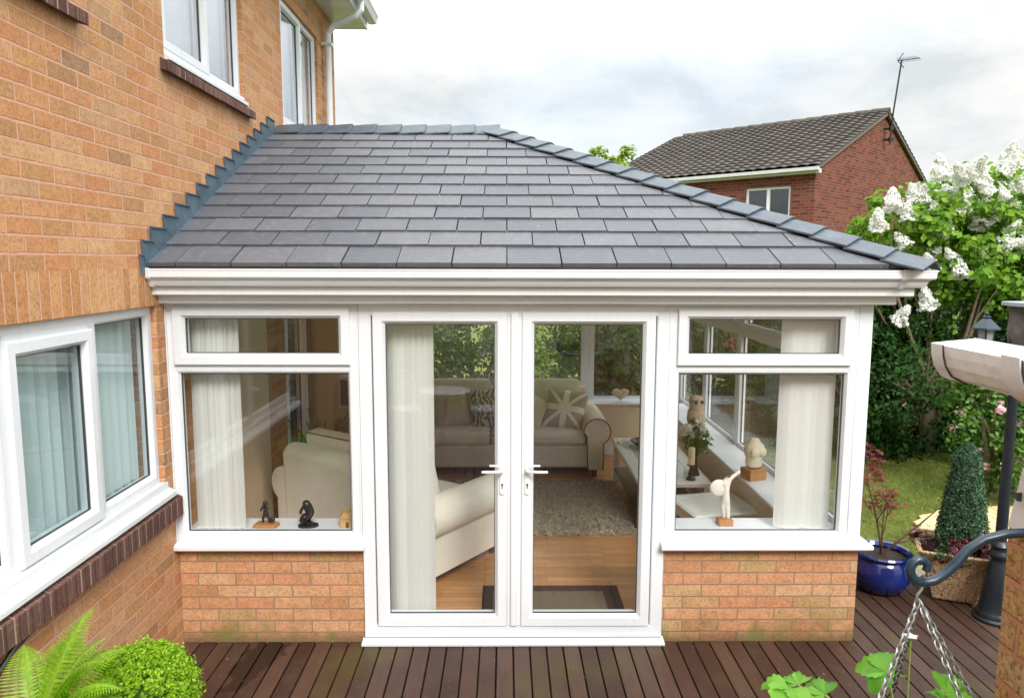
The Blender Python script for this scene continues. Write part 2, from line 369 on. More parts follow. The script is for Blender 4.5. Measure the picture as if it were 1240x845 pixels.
        if smooth:
            for p in me.polygons: p.use_smooth = True
            if not sub: 
                try: me.set_sharp_from_angle(angle=R(40))
                except Exception: pass
        if kind: o['kind'] = kind
        return o
XY = lambda a, b, d: (a, b, d)
FRONT = lambda a, b, d: (a, -d, b)
def HOUSE(a, b, d): return (d, a, b)
def SIDE(a, b, d): return (4.085+d, a, b)
def BACK(a, b, d): return (a, 4.47+d, b)

def clip(poly, a, b):                        # keep the left side of a->b
    out = []; n = len(poly)
    def sd(p): return (b[0]-a[0])*(p[1]-a[1])-(b[1]-a[1])*(p[0]-a[0])
    for i in range(n):
        p, q = poly[i], poly[(i+1) % n]; sp, sq = sd(p), sd(q)
        if sp >= 0: out.append(p)
        if (sp > 0 and sq < 0) or (sp < 0 and sq > 0):
            t = sp/(sp-sq); out.append((p[0]+(q[0]-p[0])*t, p[1]+(q[1]-p[1])*t))
    return out

def leaf_mesh(name, P, Nn, size, mat, parent=None, aspect=0.55, seed=0, fold=0.25, sv=0.35):
    "many small folded leaves at points P with outward directions Nn"
    rng = np.random.default_rng(seed); n = len(P)
    P = np.asarray(P, float); Nn = np.asarray(Nn, float)
    nrm = Nn+rng.normal(0, 0.55, (n, 3)); nrm /= np.linalg.norm(nrm, axis=1, keepdims=True)+1e-9
    t = rng.normal(0, 1, (n, 3)); t -= nrm*np.sum(t*nrm, axis=1, keepdims=True); t /= np.linalg.norm(t, axis=1, keepdims=True)+1e-9
    b = np.cross(nrm, t)
    sz = size*(1+rng.uniform(-sv, sv, (n, 1)))
    L = t*sz*0.5; W = b*sz*0.5*aspect; D = nrm*sz*fold*0.5
    v = np.stack([P-L, P+W-D*0+D, P+L, P-W+D], axis=1).reshape(-1, 3)
    off = LOCAL.get(parent.name, Vector()) if parent is not None else Vector()
    v -= np.array(off)[None, :]
    me = bpy.data.meshes.new(name)
    me.vertices.add(4*n); me.vertices.foreach_set('co', v.ravel())
    idx = np.arange(4*n).reshape(n, 4)
    tri = np.stack([idx[:, [0, 1, 2]], idx[:, [0, 2, 3]]], axis=1).reshape(-1)
    me.loops.add(len(tri)); me.loops.foreach_set('vertex_index', tri.astype(np.int32))
    me.polygons.add(2*n); me.polygons.foreach_set('loop_start', np.arange(0, 6*n, 3, dtype=np.int32)); me.polygons.foreach_set('loop_total', np.full(2*n, 3, dtype=np.int32))
    me.update(calc_edges=True); me.materials.append(mat)
    o = bpy.data.objects.new(name, me); col.objects.link(o)
    if parent is not None: o.parent = parent
    LOCAL[o.name] = off
    return o

def crown(blobs, n, seed=0, nclump=150, spread=0.16, shell=0.72, zmin=None):
    "points spread through uneven ellipsoid blobs: (cx,cy,cz,rx,ry,rz)"
    rng = np.random.default_rng(seed); B = np.array(blobs, float)
    w = (B[:, 3]*B[:, 4]+B[:, 4]*B[:, 5]+B[:, 3]*B[:, 5]); w /= w.sum()
    k = rng.choice(len(B), nclump, p=w)
    d = rng.normal(0, 1, (nclump, 3)); d /= np.linalg.norm(d, axis=1, keepdims=True)
    r = shell+(1.06-shell)*rng.random((nclump, 1))**0.6
    cc = B[k, :3]+d*r*B[k, 3:]
    cs = spread*B[k, 3:].mean(axis=1)*rng.uniform(0.5, 1.25, nclump)
    q = rng.integers(0, nclump, n)
    e = rng.normal(0, 1, (n, 3)); e /= np.linalg.norm(e, axis=1, keepdims=True); e *= rng.random((n, 1))**0.45
    P = cc[q]+e*cs[q][:, None]*1.5
    N = d[q]*0.7+e*0.6+np.array([0, 0, 0.35])
    if zmin is not None:
        m = P[:, 2] > zmin; P = P[m]; N = N[m]
    return P, N

# ------------------------------------------------------------------ ground
def lawn_mat():
    g = G('lawn'); p = g.pos()
    a = g.ramp(g.noise(p, 60, 6, 0.75), [(0.3, (0.05, 0.085, 0.010)), (0.5, (0.105, 0.150, 0.016)), (0.7, (0.19, 0.22, 0.03))])
    b = g.ramp(g.noise(p, 1.7, 5, 0.6), [(0.35, (0.06, 0.09, 0.012)), (0.65, (0.24, 0.23, 0.035))])
    g.bsdf(g.mix(0.5, a, b), 0.9, g.bump(g.noise(p, 90, 6, 0.8), 0.9, 0.03)); return g.m
m = MB()
NS = 40
m.add([(-400, -400, -0.06), (400, -400, -0.06), (400, 400, -0.06), (-400, 400, -0.06)], [(0, 1, 2, 3)])
tag(m.build('lawn', lawn_mat()), kind='structure')
rng = np.random.default_rng(5)
n = 26000
P = np.stack([rng.uniform(4.3, 9.5, n), rng.uniform(0.98, 5.2, n), rng.uniform(-0.06, -0.025, n)], 1)
gm = leaf_mat('grass_blade', [(0.13, 0.20, 0.015), (0.24, 0.32, 0.03), (0.33, 0.35, 0.06), (0.08, 0.14, 0.015)], 0.4)
go = leaf_mesh('grass', P, np.tile([0.0, -0.9, 0.3], (n, 1)), 0.045, gm, None, 0.14, 3); tag(go, 'short yellow green lawn grass', 'grass', kind='stuff')
def plank_mat():
    g = G('deck_board'); p = g.pos(); s = g.n('ShaderNodeSeparateXYZ', {0: p})
    isl = g.n('ShaderNodeNewGeometry').outputs['Random Per Island']
    a = g.ramp(isl, [(0, (0.036, 0.017, 0.012)), (0.45, (0.058, 0.027, 0.018)), (0.8, (0.080, 0.040, 0.027)), (1, (0.105, 0.058, 0.038))])
    gr = g.noise(g.n('ShaderNodeCombineXYZ', {0: g.math('MULTIPLY', s.outputs[0], 90), 1: g.math('MULTIPLY', s.outputs[1], 3), 2: 0}).outputs[0], 1, 6, 0.65)
    a = g.mix(g.ramp(gr, [(0.35, (0.55,)*3), (0.6, (0, 0, 0))]), a, (0.038, 0.021, 0.017))
    a = g.mix(g.ramp(g.noise(p, 3.2, 6, 0.7), [(0.45, (0, 0, 0)), (0.78, (0.5,)*3)]), a, (0.12, 0.075, 0.052))
    a = g.mix(g.ramp(g.noise(p, 46, 5, 0.8), [(0.66, (0, 0, 0)), (0.74, (0.5,)*3)]), a, (0.22, 0.18, 0.13))
    gm_ = g.ramp(g.noise(p, 1.3, 4), [(0.56, (0, 0, 0)), (0.70, (0.45,)*3)]); a = g.mix(gm_, a, (0.085, 0.075, 0.018))
    # a wet stain left of the door
    dx = g.math('MULTIPLY', g.math('SUBTRACT', g.math('ADD', s.outputs[0], g.math('MULTIPLY', s.outputs[1], -0.20)), 0.56), 5.2); dy = g.math('MULTIPLY', g.math('ADD', s.outputs[1], 0.16), 1.9)
    dd = g.math('ADD', g.math('MULTIPLY', dx, dx), g.math('MULTIPLY', dy, dy)); dd = g.math('ADD', dd, g.math('MULTIPLY', g.math('SUBTRACT', g.noise(p, 9, 5), 0.5), 1.2))
    wet = g.ramp(dd, [(0.30, (1, 1, 1)), (0.42, (0, 0, 0))])
    a = g.mix(g.math('MULTIPLY', wet, 0.92), a, (0.018, 0.010, 0.008))
    rough = g.math('SUBTRACT', 0.50, g.math('MULTIPLY', wet, 0.22))
    g.bsdf(a, rough, g.bump(gr, 0.4, 0.003), **{'Specular IOR Level': 0.32}); return g.m
m = MB(); x = 0.0145
while x < 6.9:
    y0 = -7.0; y1 = 0.96 if x > 4.086 else 0.012
    m.box(x, x+0.0925, y0, y1, -0.03, 0.0); x += 0.0995
tag(m.build('deck', plank_mat(), bevel=0.003, seg=1), kind='structure')
m = MB(); m.box(0, 6.9, -7, 0.97, -0.058, -0.036); tag(m.build('deck_frame', simple('deck_under', (0.010, 0.007, 0.006), 0.9)), kind='structure')
m = MB(); m.box(4.15, 6.9, 0.98, 1.16, -0.056, -0.018); o = m.build('gravel_strip', simple('gravel', (0.45, 0.36, 0.24), 0.9, 0.5, 60, 1.0, 70, bdist=0.02)); tag(o, kind='structure')
m = MB()
def PT(a, b, d): return (a, b, d)
pp = [(6.75+1.15*math.cos(t*PI/20)+0.05*math.sin(t*3), 1.95+0.62*math.sin(t*PI/20)) for t in range(40)]
m.prism(pp, PT, -0.056, -0.03); tag(m.build('path', simple('sandstone', (0.60, 0.42, 0.24), 0.85, 0.15, 4, 0.3, 40)), kind='structure')

rng = np.random.default_rng(17); n = 90
P = np.stack([rng.uniform(0.3, 6.0, n), -np.abs(rng.normal(0, 0.9, n))-0.02, np.full(n, 0.003)], 1); P[P[:, 0] > 4.3, 1] += 0.9
go = leaf_mesh('fallen_petals', P, np.tile([0.0, 0.0, 4.0], (n, 1)), 0.013, leaf_mat('litter', [(0.45, 0.42, 0.33), (0.16, 0.11, 0.05), (0.12, 0.14, 0.04)], 0.1), None, 0.6, 3, 0.1); tag(go, 'tiny scattered petals and leaf bits on the decking', 'leaf litter', kind='stuff')
# ------------------------------------------------------------------ brick house on the left
house = thing('brick_house', 'tall orange brick house wall with white framed windows rising on the left', 'house', (0, 0, 0))
HY0, HY1, HZ = -5.6, 4.47, 4.975
HOLES = [(-2.45, -0.105, 1.03, 2.045), (0.16, 1.47, 3.49, 4.575), (2.44, 3.72, 3.49, 4.575), (-2.2, -0.80, 3.49, 4.575), (2.25, 3.55, 0.05, 2.05)]
def wall_cells(y0, y1, z0, z1, holes):
    ys = sorted({y0, y1, *[h[i] for h in holes for i in (0, 1)]}); zs = sorted({z0, z1, *[h[i] for h in holes for i in (2, 3)]})
    for i in range(len(ys)-1):
        j = 0
        while j < len(zs)-1:
            c = ((ys[i]+ys[i+1])/2, (zs[j]+zs[j+1])/2)
            if not any(h[0] < c[0] < h[1] and h[2] < c[1] < h[3] for h in holes): yield ys[i], ys[i+1], zs[j], zs[j+1]
            j += 1
m = MB()
for y0, y1, z0, z1 in wall_cells(HY0, HY1, -0.05, HZ, HOLES): m.box(-0.27, 0, y0, y1, z0, z1)
m.build('wall', M['house_brick'], house)
m = MB(); m.box(-6.5, -0.27, HY1-0.27, HY1, -0.05, HZ); m.box(-6.5, -0.27, HY0, HY0+0.27, -0.05, HZ); m.box(-6.8, -6.5, HY0, HY1, -0.05, HZ)
m.prism([(-6.5, HZ), (-0.27, HZ), (-3.4, HZ+1.7)], lambda a, b, d: (a, d, b), HY1-0.27, HY1); m.build('wall', M['house_brick'], house)
m = MB(); m.box(-6.5, -0.28, HY0+.3, HY1-.3, 2.5, 2.7); m.box(-6.5, -0.28, HY0+.3, HY1-.3, 4.8, 4.9); m.box(-6.5, -0.28, HY0+.3, HY1-.3, 0, 0.1)
m.box(-2.6, -2.5, HY0+.3, HY1-.3, 0.1, 4.8); m.build('room_lining', simple('room_paint', (0.42, 0.44, 0.42), 0.8), house)
m = MB(); m.box(-0.01, 0.0035, -2.75, 0.0, 2.049, 2.256); m.build('soldier_course', M['soldier_brick'], house)
def sill_bricks(y0, y1, ztop, h, out):
    m = MB(); n = int(round((y1-y0)/0.0755)); w = (y1-y0)/n
    T = lambda a, b, d: (a, d, b)
    rnd = random.Random(int(y1*100))
    for i in range(n):
        e = rnd.uniform(-.003, .003)
        m.prism([(0.0005, ztop-h), (out+e, ztop-h-0.012), (out+e, ztop-0.022), (0.0005, ztop)], T, y0+i*w+0.003, y0+(i+1)*w-0.003)
    m.build('brick_sill', M['sill_brick'], house, bevel=0.004)
    m = MB(); m.prism([(0.0005, ztop-h+0.004), (out-0.0035, ztop-h-0.009), (out-0.0035, ztop-0.025), (0.0005, ztop-0.0035)], T, y0+0.004, y1-0.004)
    m.build('sill_mortar', simple('sill_mortar', (0.36, 0.25, 0.19), 0.9), house)
sill_bricks(-2.55, -0.012, 0.945, 0.12, 0.055)
sill_bricks(0.10, 1.57, 3.437, 0.068, 0.05); sill_bricks(2.36, 3.80, 3.437, 0.068, 0.05); sill_bricks(-2.3, -0.70, 3.437, 0.068, 0.05)

F_SEC = [(0, -0.07), (0, 0.0), (0.044, 0.0), (0.050, -0.006), (0.058, -0.020), (0.058, -0.07)]
S_SEC = [(0, -0.055), (0, 0.016), (0.004, 0.020), (0.048, 0.020), (0.054, 0.013), (0.066, -0.003), (0.066, -0.055)]
def gasket_ring(T, a0, a1, b0, b1, d, parent):
    m = MB(); m.ring(T, a0, a1, b0, b1, [(0.0, d-0.012), (0.0, d), (0.004, d), (0.004, d-0.012)]); m.build('gasket', M['gasket'], parent)
def pane(T, a0, a1, b0, b1, d, parent, mat):
    m = MB(); m.tbox(T, a0, a1, b0, b1, d-0.024, d); m.build('pane', mat, parent, recalc=True)
    gasket_ring(T, a0+0.0005, a1-0.0005, b0+0.0005, b1-0.0005, d+0.006, parent)
def window(T0, a0, a1, b0, b1, D, lights, parent, mat=None, bars=()):
    """lights: (a0,a1,b0,b1,kind) outer limits of each light inside the frame; kind 'fix' or 'sash'; bars: mullions and transoms boxes"""
    T = lambda a, b, d: T0(a, b, d+D)
    m = MB(); m.ring(T, a0, a1, b0, b1, [(0, -0.07), (0, 0.0), (0.04, 0.0), (0.04, -0.07)])
    for q in bars: m.tbox(T, q[0], q[1], q[2], q[3], -0.069, -0.0012)
    w = m.build('window', M['white_upvc'], parent, bevel=0.003)
    for (p, q, r, s, k) in lights:
        m = MB()
        if k == 'sash':
            m.ring(T, p, q, r, s, S_SEC); sh = m.build('sash', M['white_upvc'], w)
            pane(T, p+0.0662, q-0.0662, r+0.0662, s-0.0662, -0.014, w, mat or M['glass'])
        else:
            m.ring(T, p, q, r, s, [(0, -0.06), (0, -0.003), (0.006, -0.003), (0.018, -0.022), (0.018, -0.06)]); sh = m.build('glazing_bead', M['white_upvc'], w)
            pane(T, p+0.0182, q-0.0182, r+0.0182, s-0.0182, -0.030, w, mat or M['glass'])
    return w
HG = M['house_glass']
# ground floor window (three lights), recessed 30 mm
w = window(HOUSE, -2.45, -0.107, 1.035, 2.044, -0.03, [(-0.675, -0.147, 1.075, 2.004, 'fix'), (-1.335, -0.725, 1.045, 1.975, 'sash'), (-2.41, -1.385, 1.075, 2.004, 'fix')], house, HG,
           bars=[(-0.725, -0.675, 1.075, 2.004), (-1.385, -1.335, 1.075, 2.004), (-1.335, -0.725, 1.962, 2.004)])
m = MB(); m.prism([(-0.06, 0.955), (0.048, 0.947), (0.048, 0.975), (0.032, 0.985), (0.004, 0.996), (0.003, 1.0335), (-0.06, 1.0342)], lambda a, b, d: (a, d, b), -2.47, -0.075)
m.build('window_sill', M['white_upvc'], w, bevel=0.004)
for (y0, y1, ym) in ((0.162, 1.468, 0.83), (2.442, 3.718, 3.10), (-2.198, -0.802, -1.5)):
    w = window(HOUSE, y0, y1, 3.50, 4.573, -0.03, [(y0+0.012, ym+0.02, 3.51, 4.55, 'sash'), (ym+0.045, y1-0.04, 3.54, 4.533, 'fix')], house, M['clear_glass'], bars=[(ym, ym+0.045, 3.54, 4.533)])
    m = MB(); m.prism([(-0.06, 3.438), (0.034, 3.434), (0.034, 3.46), (0.003, 3.474), (0.003, 3.498), (-0.06, 3.499)], lambda a, b, d: (a, d, b), y0-0.0, y1+0.0); m.build('window_sill', M['white_upvc'], w, bevel=0.004)
# eaves of the house
m = MB(); m.box(0.001, 0.34, HY0, 4.62, HZ-0.045, HZ-0.025); m.build('soffit', M['white_upvc'], house)
m = MB(); m.box(0.34, 0.362, HY0, 4.62, HZ-0.055, HZ+0.13); m.box(-3.3, 0.34, 4.60, 4.62, HZ-0.05, HZ+0.1); m.build('fascia', M['white_upvc'], house, bevel=0.003)
m = MB()
gs = [(0.0, 0.0), (0.035, -0.01), (0.085, 0.0), (0.105, 0.05), (0.118, 0.075), (0.108, 0.075), (0.092, 0.052), (0.078, 0.012), (0.035, 0.002), (0.006, 0.01), (0.006, 0.07), (0.0, 0.07)]
m.sweep([(0.363, HY0), (0.363, 4.68)], [(a, HZ+0.03+b) for a, b in gs]); m.box(0.3635, 0.47, 4.668, 4.679, HZ+0.025, HZ+0.1); m.build('gutter', M['white_upvc'], house)
def sqpipe(m, pts, w):
    pts = [Vector(p) for p in pts]
    m.tube(pts, w*0.707, 4)
m = MB(); m.tube([(0.42, 3.93, HZ+0.03), (0.42, 3.93, HZ-0.06), (0.36, 3.93, HZ-0.12), (0.12, 3.93, HZ-0.22), (0.062, 3.93, HZ-0.30), (0.062, 3.93, 2.9)], 0.036, 12)
m.box(0.002, 0.11, 3.885, 3.975, 4.55, 4.58); m.build('downpipe', M['white_upvc'], house)
m = MB(); m.box(-6.6, -3.35, HY0-.1, 4.66, HZ, HZ+.01)
m = MB()
m.add([(0.40, HY0-0.1, HZ+0.115), (0.40, 4.67, HZ+0.115), (-3.4, 4.67, HZ+1.85), (-3.4, HY0-0.1, HZ+1.85), (0.40, HY0-0.1, HZ+0.14), (0.40, 4.67, HZ+0.14), (-3.4, 4.67, HZ+1.88), (-3.4, HY0-0.1, HZ+1.88)],
      [(0,3,2,1),(4,5,6,7),(0,1,5,4),(1,2,6,5),(2,3,7,6),(3,0,4,7)])
m.add([(-7.2, HY0-0.1, HZ+0.115), (-7.2, 4.67, HZ+0.115), (-3.4, 4.67, HZ+1.85), (-3.4, HY0-0.1, HZ+1.85), (-7.2, HY0-0.1, HZ+0.14), (-7.2, 4.67, HZ+0.14), (-3.4, 4.67, HZ+1.88), (-3.4, HY0-0.1, HZ+1.88)],
      [(0,3,2,1),(4,5,6,7),(0,1,5,4),(1,2,6,5),(2,3,7,6),(3,0,4,7)])
m.build('roof', M['slate'], house)

# ------------------------------------------------------------------ conservatory
con = thing('conservatory', 'white framed garden room with grey slate hipped roof and low brick walls', 'conservatory', (0, 0, 0))
m = MB(); m.box(0.0015, 1.10, 0.02, 0.29, -0.03, 0.5995); m.build('dwarf_wall', M['dwarf_brick'], con)
m = MB(); m.box(2.90, 4.085, 0.02, 0.29, -0.03, 0.5995); m.box(3.80, 4.085, 0.29, 4.45, -0.06, 0.5995); m.build('dwarf_wall', M['dwarf_brick'], con)
m = MB(); m.box(0.0015, 4.085, 4.18, 4.45, -0.06, 0.5995); m.build('dwarf_wall', M['dwarf_brick'], con)
beige = simple('beige_paint', (0.72, 0.61, 0.45), 0.8, 0.04, 5); cream = simple('cream_paint', (0.72, 0.70, 0.64), 0.8, 0.03, 4)
m = MB(); m.box(0.003, 1.099, 0.291, 0.302, 0.05, 0.64); m.box(2.901, 3.787, 0.291, 0.302, 0.05, 0.64); m.box(3.787, 3.799, 0.302, 4.168, 0.05, 0.64); m.box(0.02, 3.787, 4.168, 4.179, 0.05, 0.64); m.build('plaster_lining', beige, con)
m = MB(); m.box(0.002, 0.018, 0.292, 1.72, 0.05, 2.30); m.build('plaster_wall', beige, con)
m = MB(); m.box(0.018, 0.03, 0.303, 1.72, 0.05, 0.16); m.box(0.03, 3.775, 4.155, 4.167, 0.05, 0.16); m.box(3.775, 3.786, 0.303, 4.167, 0.05, 0.16); m.build('skirting_board', M['white_upvc'], con)
def wood_floor():
    g = G('laminate'); p = g.pos(); s = g.n('ShaderNodeSeparateXYZ', {0: p})
    v = g.n('ShaderNodeCombineXYZ', {0: s.outputs[0], 1: s.outputs[1]}).outputs[0]
    bt = g.n('ShaderNodeTexBrick', {'Vector': v, 'Color1': (0, 0, 0, 1), 'Color2': (1, 1, 1, 1), 'Mortar': (0, 0, 0, 1), 'Scale': 1.0, 'Mortar Size': 0.0012, 'Brick Width': 0.9, 'Row Height': 0.062})
    gr = g.noise(g.n('ShaderNodeCombineXYZ', {0: g.math('MULTIPLY', s.outputs[0], 4), 1: g.math('MULTIPLY', s.outputs[1], 70), 2: g.math('MULTIPLY', bt.outputs['Color'], 9)}).outputs[0], 1, 6, 0.6)
    a = g.ramp(bt.outputs['Color'], [(0, (0.44, 0.21, 0.075)), (0.5, (0.53, 0.27, 0.105)), (1, (0.62, 0.34, 0.15))])
    a = g.mix(g.ramp(gr, [(0.35, (0.6,)*3), (0.62, (0, 0, 0))]), a, (0.30, 0.13, 0.05)); a = g.mix(bt.outputs['Fac'], a, (0.18, 0.08, 0.03))
    g.bsdf(a, 0.28, g.bump(gr, 0.1, 0.002)); return g.m
m = MB(); m.box(0.0, 4.08, 0.291, 4.179, -0.05, 0.05); m.box(1.10, 2.90, 0.0, 0.291, -0.05, 0.05); m.build('floor', wood_floor(), con)
m = MB(); m.box(0.003, 4.06, 0.04, 4.43, 2.16, 2.20); m.build('ceiling', simple('ceiling_white', (0.88, 0.88, 0.86), 0.8, 0.02), con)

# exterior sills
def cill(path):
    m = MB(); m.sweep(path, [(-0.06, 0.6), (0.052, 0.598), (0.055, 0.604), (0.055, 0.622), (0.047, 0.630), (0.0, 0.641), (-0.06, 0.641)]); return m
cill([(0.0015, 0.0), (1.118, 0.0)]).build('sill', M['white_upvc'], con)
cill([(2.882, 0.0), (4.085, 0.0), (4.085, 4.47), (0.0015, 4.47)]).build('sill', M['white_upvc'], con)
m = MB(); m.box(0.003, 1.099, 0.071, 0.325, 0.6415, 0.666); m.build('inner_sill', M['white_upvc'], con, bevel=0.006)
m = MB(); m.box(2.901, 3.745, 0.071, 0.325, 0.6415, 0.666); m.build('inner_sill', M['white_upvc'], con, bevel=0.006)
m = MB(); m.box(3.746, 4.013, 0.072, 4.12, 0.6415, 0.666); m.build('inner_sill', M['white_upvc'], con, bevel=0.006)
m = MB(); m.box(0.02, 3.744, 4.12, 4.399, 0.6415, 0.666); m.build('inner_sill', M['white_upvc'], con, bevel=0.006)
# posts
m = MB(); m.box(4.001, 4.083, 0.002, 0.083, 0.6415, 2.0545); m.build('corner_post', M['white_upvc'], con, bevel=0.006)
m = MB(); m.box(4.001, 4.083, 4.388, 4.468, 0.6415, 2.0545); m.build('corner_post', M['white_upvc'], con, bevel=0.006)
m = MB(); m.box(0.0015, 0.0065, -0.012, 0.06, 0.6415, 2.0545); m.build('wall_trim', M['white_upvc'], con)

ZT, ZB = 2.055, 0.6418
def bay(T, a0, a1, gap=0.04, D=0.0):
    return window(T, a0, a1, ZB, ZT, D, [(a0+0.038, a1-0.038, 1.700, 2.035, 'sash'), (a0+0.04, a1-0.04, ZB+0.034, 1.664, 'fix')], con,
                  bars=[(a0+0.04, a1-0.04, 1.664, 1.705)])
bay(FRONT, 0.007, 1.094); bay(FRONT, 2.912, 3.999)
for i in range(4):
    b0 = 0.09+i*1.0735; bay(SIDE, b0, b0+1.0725)
# back: wide bays
bay(BACK, 0.02, 1.035)
bay(BACK, 1.037, 2.905); bay(BACK, 2.947, 3.999)
m = MB(); m.box(2.906, 2.946, 4.40, 4.469, 0.642, 2.054); m.build('mullion', M['white_upvc'], con)

window(lambda a, b, d: (d, a, b), 2.255, 3.545, 0.055, 2.045, -0.02, [(2.30, 2.88, 0.095, 2.005, 'sash'), (2.92, 3.50, 0.095, 2.005, 'sash')], con, bars=[(2.88, 2.92, 0.095, 2.005)]).name = 'inner_door'
# french doors
m = MB()
m.ring(FRONT, 1.105, 2.902, 0.0335, 2.055, [(0, -0.07), (0, 0.002), (0.066, 0.002), (0.072, -0.004), (0.072, -0.07)])
m.build('door_frame', M['white_upvc'], con, bevel=0.002)
m = MB(); m.prism([(0.0, 0.004), (0.056, 0.002), (0.059, 0.017), (0.012, 0.026), (-0.004, 0.029), (-0.06, 0.029), (-0.06, 0.004)], lambda a, b, d: (d, -a, b), 1.092, 2.915); m.build('threshold', M['white_upvc'], con, bevel=0.002)
D_SEC = [(0, -0.06), (0, 0.010), (0.004, 0.014), (0.052, 0.014), (0.058, 0.008), (0.071, -0.008), (0.071, -0.06)]
def door(a0, a1, hx, sgn):
    m = MB(); m.ring(FRONT, a0, a1, 0.108, 2.008, D_SEC); d = m.build('door', M['white_upvc'], con)
    pane(FRONT, a0+0.0712, a1-0.0712, 0.1792, 1.9368, -0.018, d, M['glass'])
    # handle: plate, lever, snib, keyhole
    m = MB(); m.prism([(hx+0.014*math.cos(t*PI/8), (1.135 if t < 8 else 0.945)+0.014*math.sin(t*PI/8)) for t in range(16)], FRONT, 0.0142, 0.023)
    h = m.build('handle', M['white_metal'], d, bevel=0.002)
    m = MB(); m.tube([(hx, -0.02, 1.082), (hx, -0.055, 1.082), (hx-sgn*0.012, -0.062, 1.081), (hx-sgn*0.06, -0.062, 1.079), (hx-sgn*0.118, -0.060, 1.078)], [0.011, 0.010, 0.010, 0.009, 0.008], 10); m.build('lever', M['white_metal'], d, smooth=True)
    m = MB(); m.tbox(FRONT, hx-sgn*0.075, hx-sgn*0.012, 1.108, 1.120, 0.048, 0.056); m.build('lever_return', M['white_metal'], d, bevel=0.003)
    m = MB(); m.prism([(hx+0.0065*math.cos(t*PI/6), 0.992+0.0065*math.sin(t*PI/6)) for t in range(12)], FRONT, 0.0232, 0.0245); m.tbox(FRONT, hx-0.003, hx+0.003, 0.968, 0.992, 0.0232, 0.0242); m.build('keyhole', M['black'], d)
    return d
door(1.187, 1.962, 1.934, 1); door(2.048, 2.82, 2.082, -1)
m = MB(); m.box(1.9625, 2.0475, -0.006, 0.05, 0.108, 2.008); m.box(1.985, 2.025, -0.020, -0.0065, 0.112, 2.004); m.build('astragal', M['white_upvc'], con, bevel=0.004)
for jx in (1.0945, 2.9025):
    m = MB(); m.box(jx, jx+0.009, -0.004, 0.05, 0.602, 2.0545); m.build('joint_trim', M['white_upvc'], con)
# tile-of-frame between door frame and brick
m = MB(); m.box(1.1005, 1.1045, 0.02, 0.1, 0.0, 0.6); m.build('door_reveal', M['gasket'], con)

# eaves: head beam, stepped soffit, gutter on three sides
P3 = [(0.0015, 0.0), (4.085, 0.0), (4.085, 4.47), (0.0015, 4.47)]
m = MB(); m.sweep(P3, [(-0.08, 2.056), (0.072, 2.056), (0.080, 2.062), (0.080, 2.158), (-0.08, 2.158)]); m.build('head_beam', M['white_upvc'], con)
m = MB(); m.sweep(P3, [(0.0805, 2.108), (0.136, 2.106), (0.143, 2.112), (0.143, 2.151), (0.137, 2.1545), (0.108, 2.1548), (0.108, 2.262), (0.0805, 2.262)]); m.build('soffit_box', M['white_upvc'], con)
m = MB(); gz = 2.158
m.sweep(P3, [(0.1085, gz), (0.160, gz-0.003), (0.178, gz+0.004), (0.187, gz+0.018), (0.193, gz+0.034), (0.204, gz+0.043), (0.215, gz+0.047), (0.219, gz+0.052), (0.221, gz+0.086), (0.224, gz+0.088), (0.224, gz+0.096), (0.209, gz+0.096), (0.205, gz+0.058), (0.183, gz+0.045), (0.165, gz+0.012), (0.1085, gz+0.008)])
gut = m.build('gutter', M['white_upvc'], con)
m = MB()
T = lambda a, b, d: (d, -a, b)
cs = [(0.109, gz-0.006), (0.160, gz-0.009), (0.182, gz-0.001), (0.192, gz+0.016), (0.198, gz+0.030), (0.208, gz+0.038), (0.220, gz+0.042), (0.225, gz+0.050), (0.229, gz+0.086), (0.230, gz+0.1), (0.2245, gz+0.1), (0.2245, gz+0.087), (0.2195, gz+0.0515), (0.2155, gz+0.0465), (0.2045, gz+0.0425), (0.1935, gz+0.0335), (0.1875, gz+0.0175), (0.1785, gz+0.0035), (0.160, gz-0.0035), (0.109, gz-0.0005)]
m.prism(cs, T, 4.118, 4.150); m.build('gutter_clip', M['white_upvc'], gut)
m = MB(); m.prism(cs, T, 0.010, 0.030); m.build('gutter_clip', M['white_upvc'], gut)
# roof
TH = math.atan2(1.126, 2.415); RL = 2.415/math.cos(TH)
E0 = (-0.18, 2.268)
HX = 4.265                    # side eave x
def slope(o, u, w):           # origin, along-eave unit, up-slope inward unit (horizontal); returns T(a, s, h)
    o = Vector(o); u = Vector(u); w = Vector(w)
    s = w*math.cos(TH)+Vector((0, 0, math.sin(TH))); nn = -w*math.sin(TH)+Vector((0, 0, math.cos(TH)))
    return lambda a, b, h: tuple(o+u*a+s*b+nn*h)
LX = HX-2.415
T_front = slope((0, -0.18, 2.268), (1, 0, 0), (0, 1, 0))
T_back = slope((HX, 4.65, 2.268), (-1, 0, 0), (0, -1, 0))
T_side = slope((HX, -0.18, 2.268), (0, 1, 0), (-1, 0, 0))
m = MB()
A = (0.003, -0.18, 2.262); B = (HX, -0.18, 2.262); C_ = (HX, 4.65, 2.262); Dd = (0.003, 4.65, 2.262); E_ = (0.003, 2.235, 3.386); F_ = (LX, 2.235, 3.386)
m.add([A, B, C_, Dd, E_, F_], [(0, 1, 5, 4), (1, 2, 5), (2, 3, 4, 5), (0, 3, 2, 1), (0, 4, 3)]); m.build('roof_deck', simple('roof_membrane', (0.02, 0.02, 0.022), 0.8), con)
rnd = random.Random(4)
